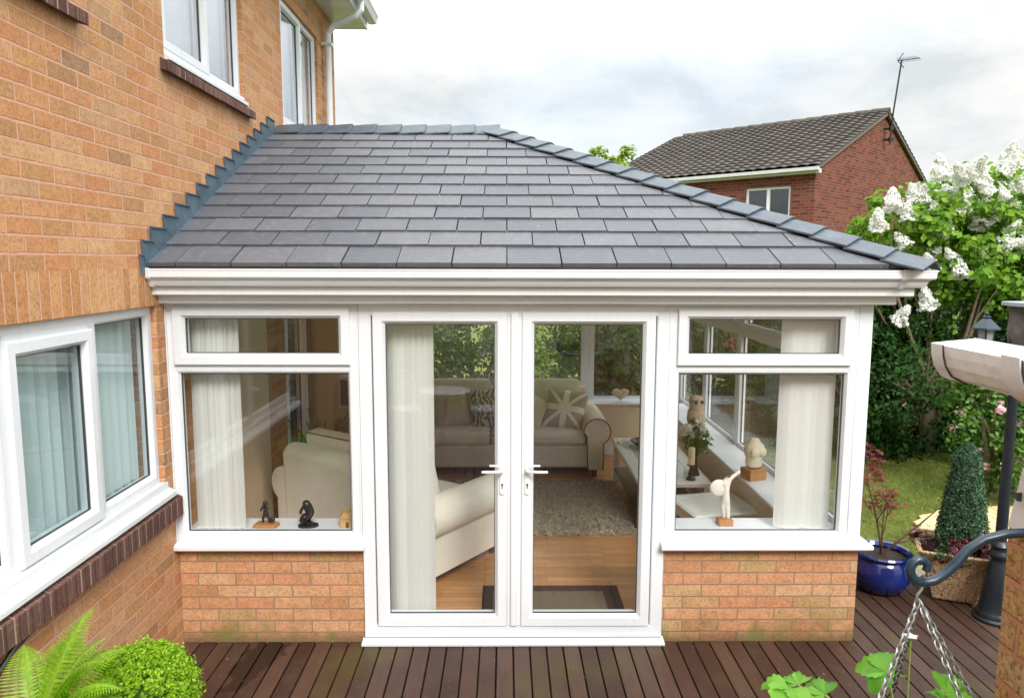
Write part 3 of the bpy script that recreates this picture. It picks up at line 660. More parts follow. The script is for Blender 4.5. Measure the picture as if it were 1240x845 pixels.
def slates(T, poly, W, off0, name):
    m = MB(); j = 0; s = 0.0
    while s < RL+0.02:
        nxt = (0.243 if j == 0 else s+0.2075)
        a = off0+(0.15 if j % 2 else 0.0)-0.3
        while a < W:
            jit = rnd.uniform(-.0015, .0015); s0 = s+rnd.uniform(-.002, .002)
            q = [(a+0.0035+jit, s0-0.006), (a+0.2965+jit, s0-0.006+rnd.uniform(-.0015, .0015)), (a+0.2965+jit, nxt+0.03), (a+0.0035+jit, nxt+0.03)]
            for k in range(len(poly)):
                q = clip(q, poly[k], poly[(k+1) % len(poly)])
                if len(q) < 3: break
            if len(q) >= 3:
                h0 = 0.0245+rnd.uniform(-.0018, .0018); vs = []; n = len(q)
                vs = [T(p[0], p[1], 0.001+0.002*0) for p in q]+[T(p[0], p[1], h0-0.055*(p[1]-s0)) for p in q]
                m.add(vs, [tuple(range(n))[::-1], tuple(range(n, 2*n))]+[(i, (i+1) % n, n+(i+1) % n, n+i) for i in range(n)])
            a += 0.3
        s = nxt; j += 1
    return m.build(name, M['slate'], con, recalc=False)
slates(T_front, [(0.012, -0.02), (HX, -0.02), (LX, RL-0.02), (0.012, RL-0.02)], HX, 0.159, 'slate_slope')
slates(T_back, [(0, -0.02), (HX-0.012, -0.02), (HX-0.012, RL-0.02), (2.415, RL-0.02)], HX, 0.1, 'slate_slope')
slates(T_side, [(0, -0.02), (4.83, -0.02), (2.415, RL-0.01)], 4.83, 0.1, 'slate_slope')
m = MB(); m.sweep([(0.004, -0.18), (HX, -0.18), (HX, 4.65), (0.004, 4.65)], [(-0.02, 2.255), (0.004, 2.252), (0.004, 2.266), (-0.02, 2.27)]); m.build('eaves_strip', simple('brown_strip', (0.03, 0.02, 0.018), 0.6), con)
def caps(p0, p1, n, half, drop, name, lift=0.026, flat=False):
    p0 = Vector(p0); p1 = Vector(p1); t = (p1-p0)/n; d = t.normalized(); sd = d.cross(Vector((0, 0, 1))).normalized(); up = sd.cross(d).normalized()
    for i in range(n):
        a = p0+t*i-d*0.004; b = p0+t*(i+1)+d*0.012
        la, lb = lift+0.020, lift+0.004
        vs = []
        for q, l in ((a, la), (b, lb)):
            vs += [q-sd*half-up*(drop-l), q-sd*0.02+up*l*1.0+up*0.004, q+sd*0.02+up*l+up*0.004, q+sd*half-up*(drop-l),
                   q+sd*half-up*(drop-l+0.014), q+sd*0.02+up*(l-0.012), q-sd*0.02+up*(l-0.012), q-sd*half-up*(drop-l+0.014)]
        m.add(vs, [(0, 1, 9, 8), (1, 2, 10, 9), (2, 3, 11, 10), (3, 4, 12, 11), (4, 5, 13, 12), (5, 6, 14, 13), (6, 7, 15, 14), (7, 0, 8, 15), tuple(range(8))[::-1], tuple(range(8, 16))])
m = MB(); caps((LX+0.05, 2.235, 3.398), (0.02, 2.235, 3.398), 9, 0.16, 0.080, 'x'); m.build('ridge_tiles', M['slate_cap'], con, bevel=0.003)
m = MB(); caps((HX+0.02, -0.20, 2.262), (LX+0.02, 2.215, 3.386), 17, 0.165, 0.046, 'x'); m.build('hip_tiles', M['slate_cap'], con, bevel=0.003)
m = MB(); caps((HX+0.02, 4.67, 2.262), (LX+0.02, 2.255, 3.386), 17, 0.165, 0.046, 'x'); m.build('hip_tiles', M['slate_cap'], con, bevel=0.003)
# stepped lead flashing against the house wall
def yr(z): return -0.18+(z-2.268)/math.tan(TH)
for sgn in (1, -1):
    m = MB()
    for k in range(31, 47):
        zk = 0.075*k; ya = yr(zk-0.170)-0.012; yb = yr(zk-0.095)-0.004
        if zk-0.170 < 2.25: ya = yr(2.25)-0.0
        y_ = lambda y: y if sgn > 0 else 4.47-y
        top = zk+0.004
        lowa = 2.268+(ya+0.18)*math.tan(TH)-0.01; lowb = 2.268+(yb+0.18)*math.tan(TH)-0.01
        if yb > 2.25: continue
        q = [(ya, lowa), (yb+0.001, lowb), (yb+0.001, top-0.010), (yb-0.004, top), (ya-0.024, top+0.004), (ya-0.02, top-0.006)]
        m.prism([(y_(a), b) for a, b in q], HOUSE, 0.0036, 0.012+0.0003*(k % 3))
        m.prism([(y_(a), b) for a, b in [(ya-0.022, top+0.003), (yb-0.004, top-0.001), (yb-0.004, top-0.006), (ya-0.02, top-0.004)]], HOUSE, 0.0125, 0.021)
    m.build('lead_flashing', M['lead'], con)
m = MB(); m.prism([(-0.19, 2.285), (-0.18, 2.262), (2.235, 3.388), (2.235, 3.415)], HOUSE, 0.0125, 0.020); m.build('flashing_upstand', M['lead'], con)

# ------------------------------------------------------------------ blinds
def blind_mat(name, c, tr=0.35):
    g = G(name); o = g.obj()
    w = g.noise(o, 90, 3)
    b = g.n('ShaderNodeBsdfPrincipled', {'Base Color': tuple(c)+(1,), 'Roughness': 0.8, 'Normal': g.bump(w, 0.2, 0.002)})
    t = g.n('ShaderNodeBsdfTranslucent', {'Color': tuple(c)+(1,)})
    mx = g.n('ShaderNodeMixShader', {0: tr, 1: b.outputs[0], 2: t.outputs[0]}); g.L.new(mx.outputs[0], g.out.inputs[0]); return g.m
M['blind'] = blind_mat('blind_fabric', (0.88, 0.89, 0.87)); M['house_blind'] = blind_mat('house_blind_fabric', (0.80, 0.90, 0.90), 0.1); M['ochre_blind'] = blind_mat('ochre_blind_fabric', (0.60, 0.47, 0.26), 0.5)
M['net'] = blind_mat('net_curtain', (0.92, 0.92, 0.93), 0.05)
def vblind(label, T, a0, a1, z0, z1, n, ang, mat, group=None, loc=(0, 0, 0), seed=0, chain=True):
    t = thing('vertical_blind', label, 'blind', loc, group=group); rnd = random.Random(seed)
    m = MB(); m.tbox(T, a0-0.01, a1+0.01, z1, z1+0.03, -0.02, 0.02); m.build('head_rail', M['white_upvc'], t)
    m = MB(); w = 0.0445
    for i in range(n):
        c = a0+0.03+(a1-a0-0.06)*i/max(1, n-1); th = R(ang+rnd.uniform(-9, 9)); dx, dy = math.cos(th)*w, math.sin(th)*w
        px, py = -math.sin(th)*0.0006, math.cos(th)*0.0006
        dz = rnd.uniform(-.002, .002)
        # slightly curved slat: three strips
        pts = [(-1, 0), (-0.4, 0.0035), (0.4, 0.0035), (1, 0)]
        for (s0, h0), (s1, h1) in zip(pts[:-1], pts[1:]):
            A_ = (c+dx*s0-math.sin(th)*h0, dy*s0+math.cos(th)*h0); B_ = (c+dx*s1-math.sin(th)*h1, dy*s1+math.cos(th)*h1)
            m.add([T(A_[0], z0+dz, A_[1]), T(B_[0], z0+dz, B_[1]), T(B_[0], z1, B_[1]), T(A_[0], z1, A_[1])], [(0, 1, 2, 3)])
    m.build('slats', mat, t, smooth=True, recalc=False)
    if chain:
        m = MB(); m.tbox(T, a0, a1, z0+0.008, z0+0.012, 0.018, 0.021); m.tbox(T, a0, a1, z0+0.008, z0+0.012, -0.021, -0.018); m.build('bottom_chain', M['white_metal'], t)
    return t
def TF(y): return lambda a, b, d: (a, y-d, b)
def TX(x): return lambda a, b, d: (x+d, a, b)
vblind('white vertical blind gathered at the left side of the left front window', TF(0.135), 0.075, 0.365, 0.672, 2.10, 8, 32, M['blind'], 'white blinds in the garden room', (0.2, 0.135, 0.672), 1)
vblind('tall white vertical blind gathered behind the left glazed door', TF(0.15), 1.24, 1.515, 0.075, 2.10, 7, 32, M['blind'], 'white blinds in the garden room', (1.38, 0.15, 0.075), 2)
vblind('white vertical blind gathered at the right side of the right front window', TF(0.135), 3.62, 3.925, 0.672, 2.10, 8, 32, M['blind'], 'white blinds in the garden room', (3.8, 0.135, 0.672), 3)
vblind('ochre vertical blind hanging half open beside the television in the back left corner', TX(0.075), 3.10, 4.05, 0.12, 2.12, 12, 48, M['ochre_blind'], None, (0.075, 3.5, 0.12), 4)
vblind('white vertical blind hanging closed behind the large ground floor house window', TX(-0.165), -2.42, -0.14, 1.06, 2.06, 27, 42, M['house_blind'], None, (-0.2, -1.3, 1.06), 5)
def net(label, y0, y1):
    m = MB(); N_ = 60; vs = []; 
    for i in range(N_+1):
        y = y0+(y1-y0)*i/N_; x = -0.120+0.007*math.sin(i*1.7)+0.006*math.sin(i*0.7)
        vs += [(x, y, 3.46), (x, y, 4.7)]
    m.add(vs, [(2*i, 2*i+2, 2*i+3, 2*i+1) for i in range(N_)]); o = m.build('net_curtain', M['net'], None, smooth=True, recalc=False)
    tag(o, label, 'curtain')
net('white net curtain behind the upstairs house window above the roof flashing', 0.12, 1.5)
net('white net curtain behind the far upstairs window nearest the drainpipe', 2.4, 3.75)
net('white net curtain behind the upstairs window at the top left corner', -2.25, -0.76)

# ------------------------------------------------------------------ sofas
def fabric(name, c, c2):
    g = G(name); o = g.obj(); s = g.n('ShaderNodeSeparateXYZ', {0: o})
    wv = g.n('ShaderNodeTexWave', {'Vector': o, 'Scale': 9.0, 'Distortion': 0.6, 'Detail': 2}, bands_direction='DIAGONAL').outputs['Fac']
    a = g.mix(g.math('MULTIPLY', wv, 0.28), c, c2); a = g.mix(g.ramp(g.noise(o, 5, 5, 0.6), [(0.3, (0.3,)*3), (0.7, (0, 0, 0))]), a, tuple(x*0.72 for x in c))
    g.bsdf(a, 0.9, g.bump(g.math('ADD', g.noise(o, 160, 3), g.math('MULTIPLY', g.noise(o, 7, 3), 2)), 0.35, 0.006), **{'Sheen Weight': 0.2, 'Specular IOR Level': 0.2}); return g.m
M['sofa'] = fabric('sofa_fabric', (0.74, 0.67, 0.55), (0.82, 0.75, 0.63)); M['armchair'] = fabric('armchair_fabric', (0.76, 0.72, 0.62), (0.82, 0.78, 0.68))
M['piping'] = simple('piping', (0.13, 0.10, 0.075), 0.8); M['wood'] = simple('dark_wood', (0.12, 0.06, 0.03), 0.5, 0.3, 10)
def sofa(name, label, loc, rz, W, D, mat, nseat, hb=0.86, sb=0.45, armh=0.60):
    t = thing(name, label, 'sofa', loc, rz, local=True); aw = 0.26
    m = MB(); m.box(-W/2+0.10, W/2-0.10, -D/2+0.06, D/2-0.05, 0.09, 0.34); m.build('base', mat, t, bevel=0.03, seg=3)
    m = MB(); m.prism([(-D/2+0.62, 0.1), (D/2-0.02, 0.1), (D/2+0.0, hb-0.12), (D/2-0.06, hb-0.06), (D/2-0.16, hb-0.06), (D/2-0.2, hb-0.14)], lambda a, b, d: (d, a, b), -W/2+0.14, W/2-0.14); m.build('backrest', mat, t, bevel=0.04, seg=4)
    for sx in (-1, 1):
        cx = sx*(W/2-0.13); prof = []
        # scroll arm: panel with a round roll curling outwards
        prof = [(cx-sx*0.09, 0.09), (cx-sx*0.10, armh-0.16)]
        for k in range(13):
            a = PI*(1.0)-k*(PI*1.35)/12
            prof.append((cx+sx*(0.005+0.14*math.cos(a)), armh-0.11+0.14*math.sin(a)))
        prof += [(cx+sx*0.075, armh-0.24), (cx+sx*0.07, 0.09)]
        m = MB(); m.prism(prof, lambda a, b, d: (a, d, b), -D/2+0.0, D/2-0.02); arm = m.build('arm', mat, t, bevel=0.018, seg=3, angle=50)
        m = MB(); m.tube([(a, -D/2-0.001, b) for a, b in prof], 0.006, 6); m.build('piping', M['piping'], arm, smooth=True)
    sw = (W-0.46)/nseat
    for i in range(nseat):
        x0 = -W/2+0.23+i*sw
        m = MB(); m.box(x0+0.004, x0+sw-0.004, -D/2+0.02, D/2-0.24, 0.335, sb+0.03); sc_ = m.build('seat_cushion', mat, t, bevel=0.055, seg=5)
        z_ = 0.335+0.06
        m = MB(); m.tube([(x0+0.01, -D/2+0.25, sb), (x0+0.02, -D/2+0.035, sb-0.005), (x0+sw-0.02, -D/2+0.035, sb-0.005), (x0+sw-0.01, -D/2+0.25, sb)], 0.006, 6); m.build('piping', M['piping'], sc_, smooth=True)
        m = MB(); m.prism([(D/2-0.42, sb+0.02), (D/2-0.20, sb+0.02), (D/2-0.13, hb+0.03), (D/2-0.30, hb+0.05)], lambda a, b, d: (d, a, b), x0+0.01, x0+sw-0.01)
        bc = m.build('back_cushion', mat, t, bevel=0.06, seg=5)
        m = MB(); m.tube([(x0+0.04, D/2-0.155, hb+0.022), (x0+sw-0.04, D/2-0.155, hb+0.022)], 0.006, 6); m.build('piping', M['piping'], bc, smooth=True)
    for sx in (-1, 1):
        for sy in (-1, 1):
            m = MB(); m.lathe([(0.022, 0.0), (0.03, 0.06), (0.034, 0.095)], sx*(W/2-0.14), sy*(D/2-0.08), 12); m.build('leg', M['wood'], t, smooth=True)
    return t
FZ = 0.05
sofa('sofa', 'beige two seat scroll arm sofa against the back windows behind the rug', (1.80, 3.66, FZ), 0, 2.46, 0.90, M['sofa'], 2, hb=0.90)
v1 = Vector((0.581, 0.814)); v2 = Vector((-0.814, 0.581)); c0 = Vector((1.475, 0.50))
Wd, Dd2 = 1.72, 0.92; cc = c0+v2*Wd/2+v1*Dd2/2
sofa('armchair', 'cream armchair with wide scroll arms turned away behind the left glazed door', (cc.x, cc.y, FZ), math.atan2(0.581, -0.814), Wd, Dd2, M['armchair'], 1, hb=0.88)
def cushion(label, loc, rot, s, mat, th=0.14, group=None):
    m = MB(); n = 10; vs = []; 
    for sd in (1, -1):
        for i in range(n+1):
            for j in range(n+1):
                u, v = i/n*2-1, j/n*2-1; e = (1-u**4)*(1-v**4); pin = 1-0.07*(1-abs(u))*abs(v)**3*1.0
                vs.append((u*s/2*(1-0.06*(1-v*v)), v*s/2*(1-0.06*(1-u*u)), sd*th/2*max(e, 0)**0.55+(0.002*sd)))
    N1 = (n+1)**2; fs = []
    for k in (0, 1):
        for i in range(n):
            for j in range(n):
                q = (k*N1+i*(n+1)+j, k*N1+(i+1)*(n+1)+j, k*N1+(i+1)*(n+1)+j+1, k*N1+i*(n+1)+j+1); fs.append(q)
    bd = [i*(n+1) for i in range(n)]+[n*(n+1)+j for j in range(n)]+[i*(n+1)+n for i in range(n, 0, -1)]+[j for j in range(n, 0, -1)]
    for i in range(len(bd)):
        a, b = bd[i], bd[(i+1) % len(bd)]; fs.append((a, b, b+N1, a+N1))
    m.add(vs, fs); o = m.build('cushion', mat, None, smooth=True); o.location = loc; o.rotation_euler = rot; tag(o, label, 'cushion', group); return o
def flag_mat():
    g = G('flag_cushion'); o = g.obj(); s = g.n('ShaderNodeSeparateXYZ', {0: o}); x, y = s.outputs[0], s.outputs[1]
    ax, ay = g.math('ABSOLUTE', x), g.math('ABSOLUTE', y)
    cr = g.math('LESS_THAN', g.math('MINIMUM', ax, ay), 0.032); dg = g.math('LESS_THAN', g.math('ABSOLUTE', g.math('SUBTRACT', ax, ay)), 0.026)
    f = g.math('MAXIMUM', cr, dg); g.bsdf(g.mix(f, (0.42, 0.33, 0.24), (0.84, 0.77, 0.64)), 0.9, g.bump(g.noise(o, 150, 2), 0.2, 0.003)); return g.m
cushion('beige cushion with a crossed flag pattern at the right end of the sofa', (2.60, 3.56, FZ+0.66), (R(66), R(6), R(-14)), 0.44, flag_mat())
def scrib():  # scribble paints the garden chairs' reflection onto a cushion
    g = G('chair_reflection_cushion'); o = g.obj(); f = g.n('ShaderNodeTexWave', {'Vector': o, 'Scale': 5, 'Distortion': 14.0, 'Detail': 3, 'Detail Scale': 1.4}).outputs['Fac']
    g.bsdf(g.ramp(f, [(0.42, (0.10, 0.085, 0.07)), (0.55, (0.55, 0.50, 0.42))]), 0.9); return g.m
cushion('dark and cream cushion painted with a scribbled chair reflection on the left half of the sofa', (1.80, 3.62, FZ+0.66), (R(68), R(-4), R(6)), 0.44, scrib())
cushion('plain tan cushion leaning in the middle of the sofa', (2.22, 3.58, FZ+0.64), (R(66), R(28), R(2)), 0.38, simple('tan_cloth', (0.66, 0.54, 0.38), 0.9))
cushion('plain brown cushion leaning on the left arm of the sofa', (1.36, 3.62, FZ+0.66), (R(68), R(-8), R(18)), 0.44, simple('brown_cloth', (0.46, 0.37, 0.27), 0.9))

# rug and door mat
m = MB(); m.box(1.35, 3.03, 1.60, 3.02, FZ+0.001, FZ+0.018)
rug = thing('shaggy_rug', 'thick brown grey shaggy rug on the wooden floor before the sofa', 'rug', (2.2, 2.3, FZ))
rm = simple('rug_base', (0.34, 0.29, 0.21), 0.95); m.build('backing', rm, rug)
rng = np.random.default_rng(9); n = 22000
P = np.stack([rng.uniform(1.34, 3.05, n), rng.uniform(1.58, 3.03, n), rng.uniform(FZ+0.018, FZ+0.034, n)], 1)
N_ = rng.normal(0, 1, (n, 3)); N_[:, 2] *= 0.3
leaf_mesh('pile', P, N_, 0.038, leaf_mat('rug_pile', [(0.44, 0.38, 0.29), (0.60, 0.53, 0.42), (0.32, 0.27, 0.20)], 0.1, 0.9, 0.1), rug, 0.25, 2)
mt = thing('door_mat', 'flat mat with dark brown border just inside the right door', 'mat', (2.25, 0.42, FZ))
m = MB(); m.box(1.80, 2.73, 0.18, 0.66, FZ+0.001, FZ+0.007); m.build('border', simple('mat_brown', (0.055, 0.025, 0.018), 0.9, 0.2, 60, 0.6, 200), mt)
m = MB(); m.box(1.87, 2.62, 0.24, 0.565, FZ+0.0075, FZ+0.010); m.build('field', simple('mat_tan', (0.15, 0.12, 0.075), 0.95, 0.4, 90, 0.8, 200), mt)

# coffee table, side table
gl_top = G('table_glass'); gl_top.bsdf((0.66, 0.70, 0.67), 0.03, **{'Specular IOR Level': 0.9, 'Coat Weight': 0.6}); M['table_glass'] = gl_top.m  # pale base colour stands in for sky reflected in the glass top
M['table_white'] = simple('table_white', (0.80, 0.80, 0.76), 0.2, 0.03, 4)
t = thing('coffee_table', 'long white coffee table with glass panels beside the right hand windows', 'table', (3.34, 2.48, FZ))
m = MB(); m.ring(XY, 3.05, 3.66, 1.62, 3.18, [(0, 0.455), (0, 0.483), (0.010, 0.490), (0.12, 0.490), (0.12, 0.455)]); m.build('tabletop', M['table_white'], t)
m = MB(); m.box(3.171, 3.539, 1.741, 3.059, 0.470, 0.486); m.build('glass_panel', M['table_glass'], t)
for x in (3.09, 3.62):
    for y in (1.66, 3.14):
        m = MB(); m.box(x-0.025, x+0.025, y-0.025, y+0.025, FZ+0.001, 0.4545); m.build('leg', M['table_white'], t, bevel=0.004)
m = MB(); m.box(3.07, 3.64, 1.64, 3.16, 0.17, 0.185); m.build('shelf', M['black'], t)
t = thing('side_table', 'small square white table with moulded edge behind the right front window', 'table', (3.52, 1.12, FZ), R(12), local=True)
m = MB(); hz = 0.48-FZ
m.ring(XY, -0.27, 0.27, -0.25, 0.25, [(0.02, hz-0.02), (0.0, hz-0.008), (0.0, hz+0.004), (0.015, hz+0.014), (0.08, hz+0.014), (0.08, hz-0.02)]); m.build('tabletop', M['table_white'], t)
m = MB(); m.box(-0.189, 0.189, -0.169, 0.169, hz-0.012, hz+0.012); m.build('glass_panel', M['table_white'], t)
m = MB(); m.box(-0.235, 0.235, -0.215, 0.215, hz-0.10, hz-0.0205); m.build('apron', M['table_white'], t)
for x in (-0.215, 0.215):
    for y in (-0.195, 0.195):
        m = MB(); m.tube([(x, y, 0.001), (x, y, 0.2), (x, y, hz-0.1)], [0.014, 0.02, 0.024], 10); m.build('leg', M['table_white'], t, smooth=True)

# ornaments
SZ = 0.6665
def stat(name, label, loc, rz=0, cat='statuette'): return thing(name, label, cat, loc, rz, local=True)
M['block'] = simple('wood_block', (0.42, 0.20, 0.07), 0.45, 0.2, 12); M['stone_white'] = simple('stone_white', (0.74, 0.70, 0.62), 0.5, 0.06, 20, 0.2)
M['bronze'] = simple('dark_bronze', (0.030, 0.028, 0.026), 0.35, 0.2, 30, metal=0.3)
def skin(name, verts, edges, radii, mat, parent, root=0, sub=2):
    me = bpy.data.meshes.new(name); me.from_pydata(verts, edges, []); me.materials.append(mat)
    o = bpy.data.objects.new(name, me); col.objects.link(o); o.parent = parent
    sk = o.modifiers.new('skin', 'SKIN'); sk.use_smooth_shade = True
    for i, r in enumerate(radii):
        v = me.skin_vertices[0].data[i]; v.radius = (r, r) if not isinstance(r, tuple) else r; v.use_root = (i == root)
    s = o.modifiers.new('sub', 'SUBSURF'); s.levels = sub; s.render_levels = sub; return o
# white dancer on block
t = stat('dancer_statuette', 'white dancing figure statuette on a wooden block on the front windowsill', (3.325, 0.20, SZ))
m = MB(); m.box(-0.045, 0.045, -0.035, 0.035, 0, 0.04); m.build('plinth', M['block'], t, bevel=0.004)
skin('figure', [(0, 0, .16), (0, 0, .235), (0.0, 0, .27), (.012, 0, .30), (.05, 0, .315), (.085, .0, .345), (-.035, 0, .26), (.015, 0, .10), (.02, 0, .035), (-.01, .01, .10), (.0, .012, .035)],
     [(0, 1), (1, 2), (2, 3), (2, 4), (4, 5), (2, 6), (0, 7), (7, 8), (0, 9), (9, 10)], [.026, .022, .022, .018, .012, .010, .014, .018, .012, .018, .012], M['stone_white'], t)
m = MB(); m.ball((-0.045, 0, 0.235), 0.055, 16, (1, 0.3, 1)); m.build('fan', M['stone_white'], t, smooth=True)
# bust on block
t = stat('torso_bust', 'pale headless torso sculpture on a dark wooden block on the side windowsill', (3.83, 1.17, SZ), R(20))
m = MB(); m.box(-0.075, 0.075, -0.06, 0.06, 0, 0.085); m.build('plinth', M['block'], t, bevel=0.004)
m = MB(); m.lathe([(0.04, 0.085), (0.062, 0.10), (0.07, 0.13), (0.066, 0.165), (0.080, 0.20), (0.086, 0.23), (0.074, 0.262), (0.045, 0.285), (0.036, 0.305), (0.030, 0.312)], 0, 0, 28); o = m.build('torso', simple('pale_plaster', (0.74, 0.66, 0.48), 0.6, 0.05), t, smooth=True)
o.scale = (1, 0.72, 1)
m = MB(); m.ball((-0.035, -0.05, 0.215), 0.036, 14, (1, .6, 1)); m.ball((0.035, -0.05, 0.215), 0.036, 14, (1, .6, 1)); m.build('chest', bpy.data.materials['pale_plaster'], t, smooth=True)
# owl-like speckled figure, far
t = stat('owl_figurine', 'speckled beige owl figurine at the far end of the side windowsill', (3.80, 2.75, SZ), 0, 'figurine')
sp = simple('speckled', (0.50, 0.38, 0.26), 0.7, 0.4, 50)
m = MB(); m.lathe([(0.05, 0), (0.075, 0.04), (0.088, 0.12), (0.082, 0.19), (0.064, 0.23), (0.072, 0.27), (0.066, 0.315), (0.035, 0.34), (0.01, 0.345)], 0, 0, 24); m.build('body', sp, t, smooth=True)
m = MB(); m.ball((0.04, -0.06, 0.29), 0.016); m.ball((-0.02, -0.07, 0.29), 0.016); m.build('eye', M['black'], t, smooth=True)
m = MB(); m.tube([(0.045, 0, 0.32), (0.055, 0, 0.365)], [0.018, 0.003], 8); m.tube([(-0.045, 0, 0.32), (-0.055, 0, 0.365)], [0.018, 0.003], 8); m.tube([(0.01, -0.066, 0.275), (0.01, -0.082, 0.262)], [0.009, 0.002], 8); m.build('ear_tuft', sp, t)
# heart on the back sill
m = MB(); vs = []; n = 40
out = [(0.0062*(16*math.sin(a)**3), 0.0062*(13*math.cos(a)-5*math.cos(2*a)-2*math.cos(3*a)-math.cos(4*a))) for a in [2*PI*k/n for k in range(n)]]
for s_, d in ((0.55, -0.045), (0.88, -0.032), (1, 0), (0.88, 0.032), (0.55, 0.045)): vs += [(3.30+a*s_, 4.24+d, SZ+0.086+b*s_*0.82) for a, b in out]
m.add(vs, [(i*n+k, i*n+(k+1) % n, (i+1)*n+(k+1) % n, (i+1)*n+k) for i in range(4) for k in range(n)]+[tuple(range(n))[::-1], tuple(range(4*n, 5*n))])
tag(m.build('heart_ornament', simple('wicker', (0.52, 0.42, 0.30), 0.8, 0.3, 60, 1.0, 120), None, smooth=True), 'beige heart shaped ornament standing on the back windowsill', 'ornament')
# bronze figures and wooden house box at the left front sill
t = stat('bronze_figure', 'small bronze standing figures on a wooden base on the left front windowsill', (0.475, 0.17, SZ), R(-8))
m = MB(); m.prism([(-0.075, 0), (0.075, 0), (0.066, 0.022), (-0.066, 0.022)], lambda a, b, d: (a, d, b), -0.04, 0.04); m.build('plinth', M['block'], t, bevel=0.003)
skin('figure', [(0, 0, .085), (0, 0, .125), (0, -.002, .15), (0, -.004, .168), (-.03, -.01, .10), (.03, -.01, .115), (-.018, 0, .055), (-.022, 0, .024), (.018, 0, .055), (.024, 0, .024)],
     [(0, 1), (1, 2), (2, 3), (2, 4), (2, 5), (0, 6), (6, 7), (0, 8), (8, 9)], [.014, .013, .010, .013, .006, .006, .008, .007, .008, .007], M['bronze'], t)
skin('figure', [(0.05, 0, .03), (0.046, 0, .05), (.03, 0, .06), (.045, -.004, .068)], [(0, 1), (1, 2), (1, 3)], [.018, .013, .007, .009], M['bronze'], t)
t = stat('crouching_statuette', 'black statuette of a crouching figure on the left front windowsill', (0.735, 0.17, SZ), R(10))
m = MB(); m.prism([(0.062*math.cos(k*PI/8), 0.04*math.sin(k*PI/8)) for k in range(16)], XY, 0, 0.014); m.build('plinth', M['bronze'], t)
skin('figure', [(0.02, 0, .04), (.016, 0, .085), (-.002, 0, .125), (-.010, 0, .150), (-.016, -.003, .170), (-.03, -.02, .075), (-.032, -.02, .025), (-.005, -.03, .045), (.03, -.02, .025), (-.03, .02, .07), (-.05, .02, .022), (-.04, -.012, .11), (-.045, -.015, .085)],
     [(0, 1), (1, 2), (2, 3), (3, 4), (0, 5), (5, 6), (0, 7), (7, 8), (0, 9), (9, 10), (3, 11), (11, 12)], [.034, .034, .030, .011, .018, .017, .012, .014, .012, .016, .012, .010, .009], M['bronze'], t)
t = stat('wooden_box', 'small tan wooden house shaped box at the right end of the left sill', (0.985, 0.18, SZ), R(6), 'box')
bxm = simple('tan_wood', (0.58, 0.36, 0.14), 0.6, 0.2, 30)
m = MB(); m.prism([(-0.05, 0), (0.05, 0), (0.05, 0.06), (-0.05, 0.06)], lambda a, b, d: (a, d, b), -0.035, 0.035); m.build('body', bxm, t, bevel=0.002)
m = MB(); m.prism([(-0.058, 0.0605), (0.058, 0.0605), (0.03, 0.095), (-0.03, 0.095)], lambda a, b, d: (a, d, b), -0.042, 0.042); m.build('lid', bxm, t, bevel=0.002)
m = MB(); m.box(-0.016, 0.0, -0.0375, -0.0352, 0.0, 0.035); m.box(0.016, 0.03, -0.0375, -0.0352, 0.022, 0.04); m.build('opening', M['wood'], t)
# vase of flowers, candle, bowl on the coffee table
t = thing('flower_vase', 'slim vase of white flowers with green leaves on the coffee table', 'vase', (3.56, 1.86, 0.487))
m = MB(); m.lathe([(0.045, 0.487), (0.05, 0.50), (0.03, 0.56), (0.025, 0.64), (0.045, 0.72), (0.04, 0.722), (0.02, 0.64), (0.02, 0.50)], 3.56, 1.86, 20); m.build('vase', M['bronze'], t, smooth=True)
P, N_ = crown([(3.56, 1.86, 0.82, 0.12, 0.12, 0.12)], 500, 3, 16, 0.3); leaf_mesh('foliage', P, N_, 0.05, M['mid_leaf'], t, 0.4, 3)
P, N_ = crown([(3.53, 1.81, 0.88, 0.09, 0.09, 0.08)], 320, 8, 7, 0.25); leaf_mesh('flowers', P, N_, 0.032, M['blossom'], t, 0.8, 4)
t = thing('candle_holder', 'cream pillar candle on a dark holder on the coffee table', 'candle', (3.50, 1.72, 0.487))
m = MB(); m.lathe([(0.04, 0.491), (0.04, 0.505), (0.012, 0.53), (0.012, 0.60), (0.035, 0.615), (0.035, 0.622)], 3.50, 1.72, 20); m.build('holder', M['bronze'], t, smooth=True)
m = MB(); m.lathe([(0.028, 0.6225), (0.028, 0.76), (0.02, 0.765)], 3.50, 1.72, 20); m.build('candle', simple('wax', (0.80, 0.70, 0.46), 0.5), t, smooth=True)
m = MB(); m.lathe([(0.05, 0.4905), (0.10, 0.53), (0.13, 0.56), (0.125, 0.562), (0.09, 0.535), (0.03, 0.505)], 3.30, 2.78, 24); tag(m.build('bowl', M['black'], None, smooth=True), 'shallow black bowl at the far end of the coffee table', 'bowl')
m = MB(); m.lathe([(0.05, 0.4905), (0.055, 0.52), (0.05, 0.525), (0.045, 0.50)], 3.12, 2.93, 18); tag(m.build('tealight_dish', M['table_white'], None, smooth=True), 'small white dish on the left corner of the coffee table', 'dish')
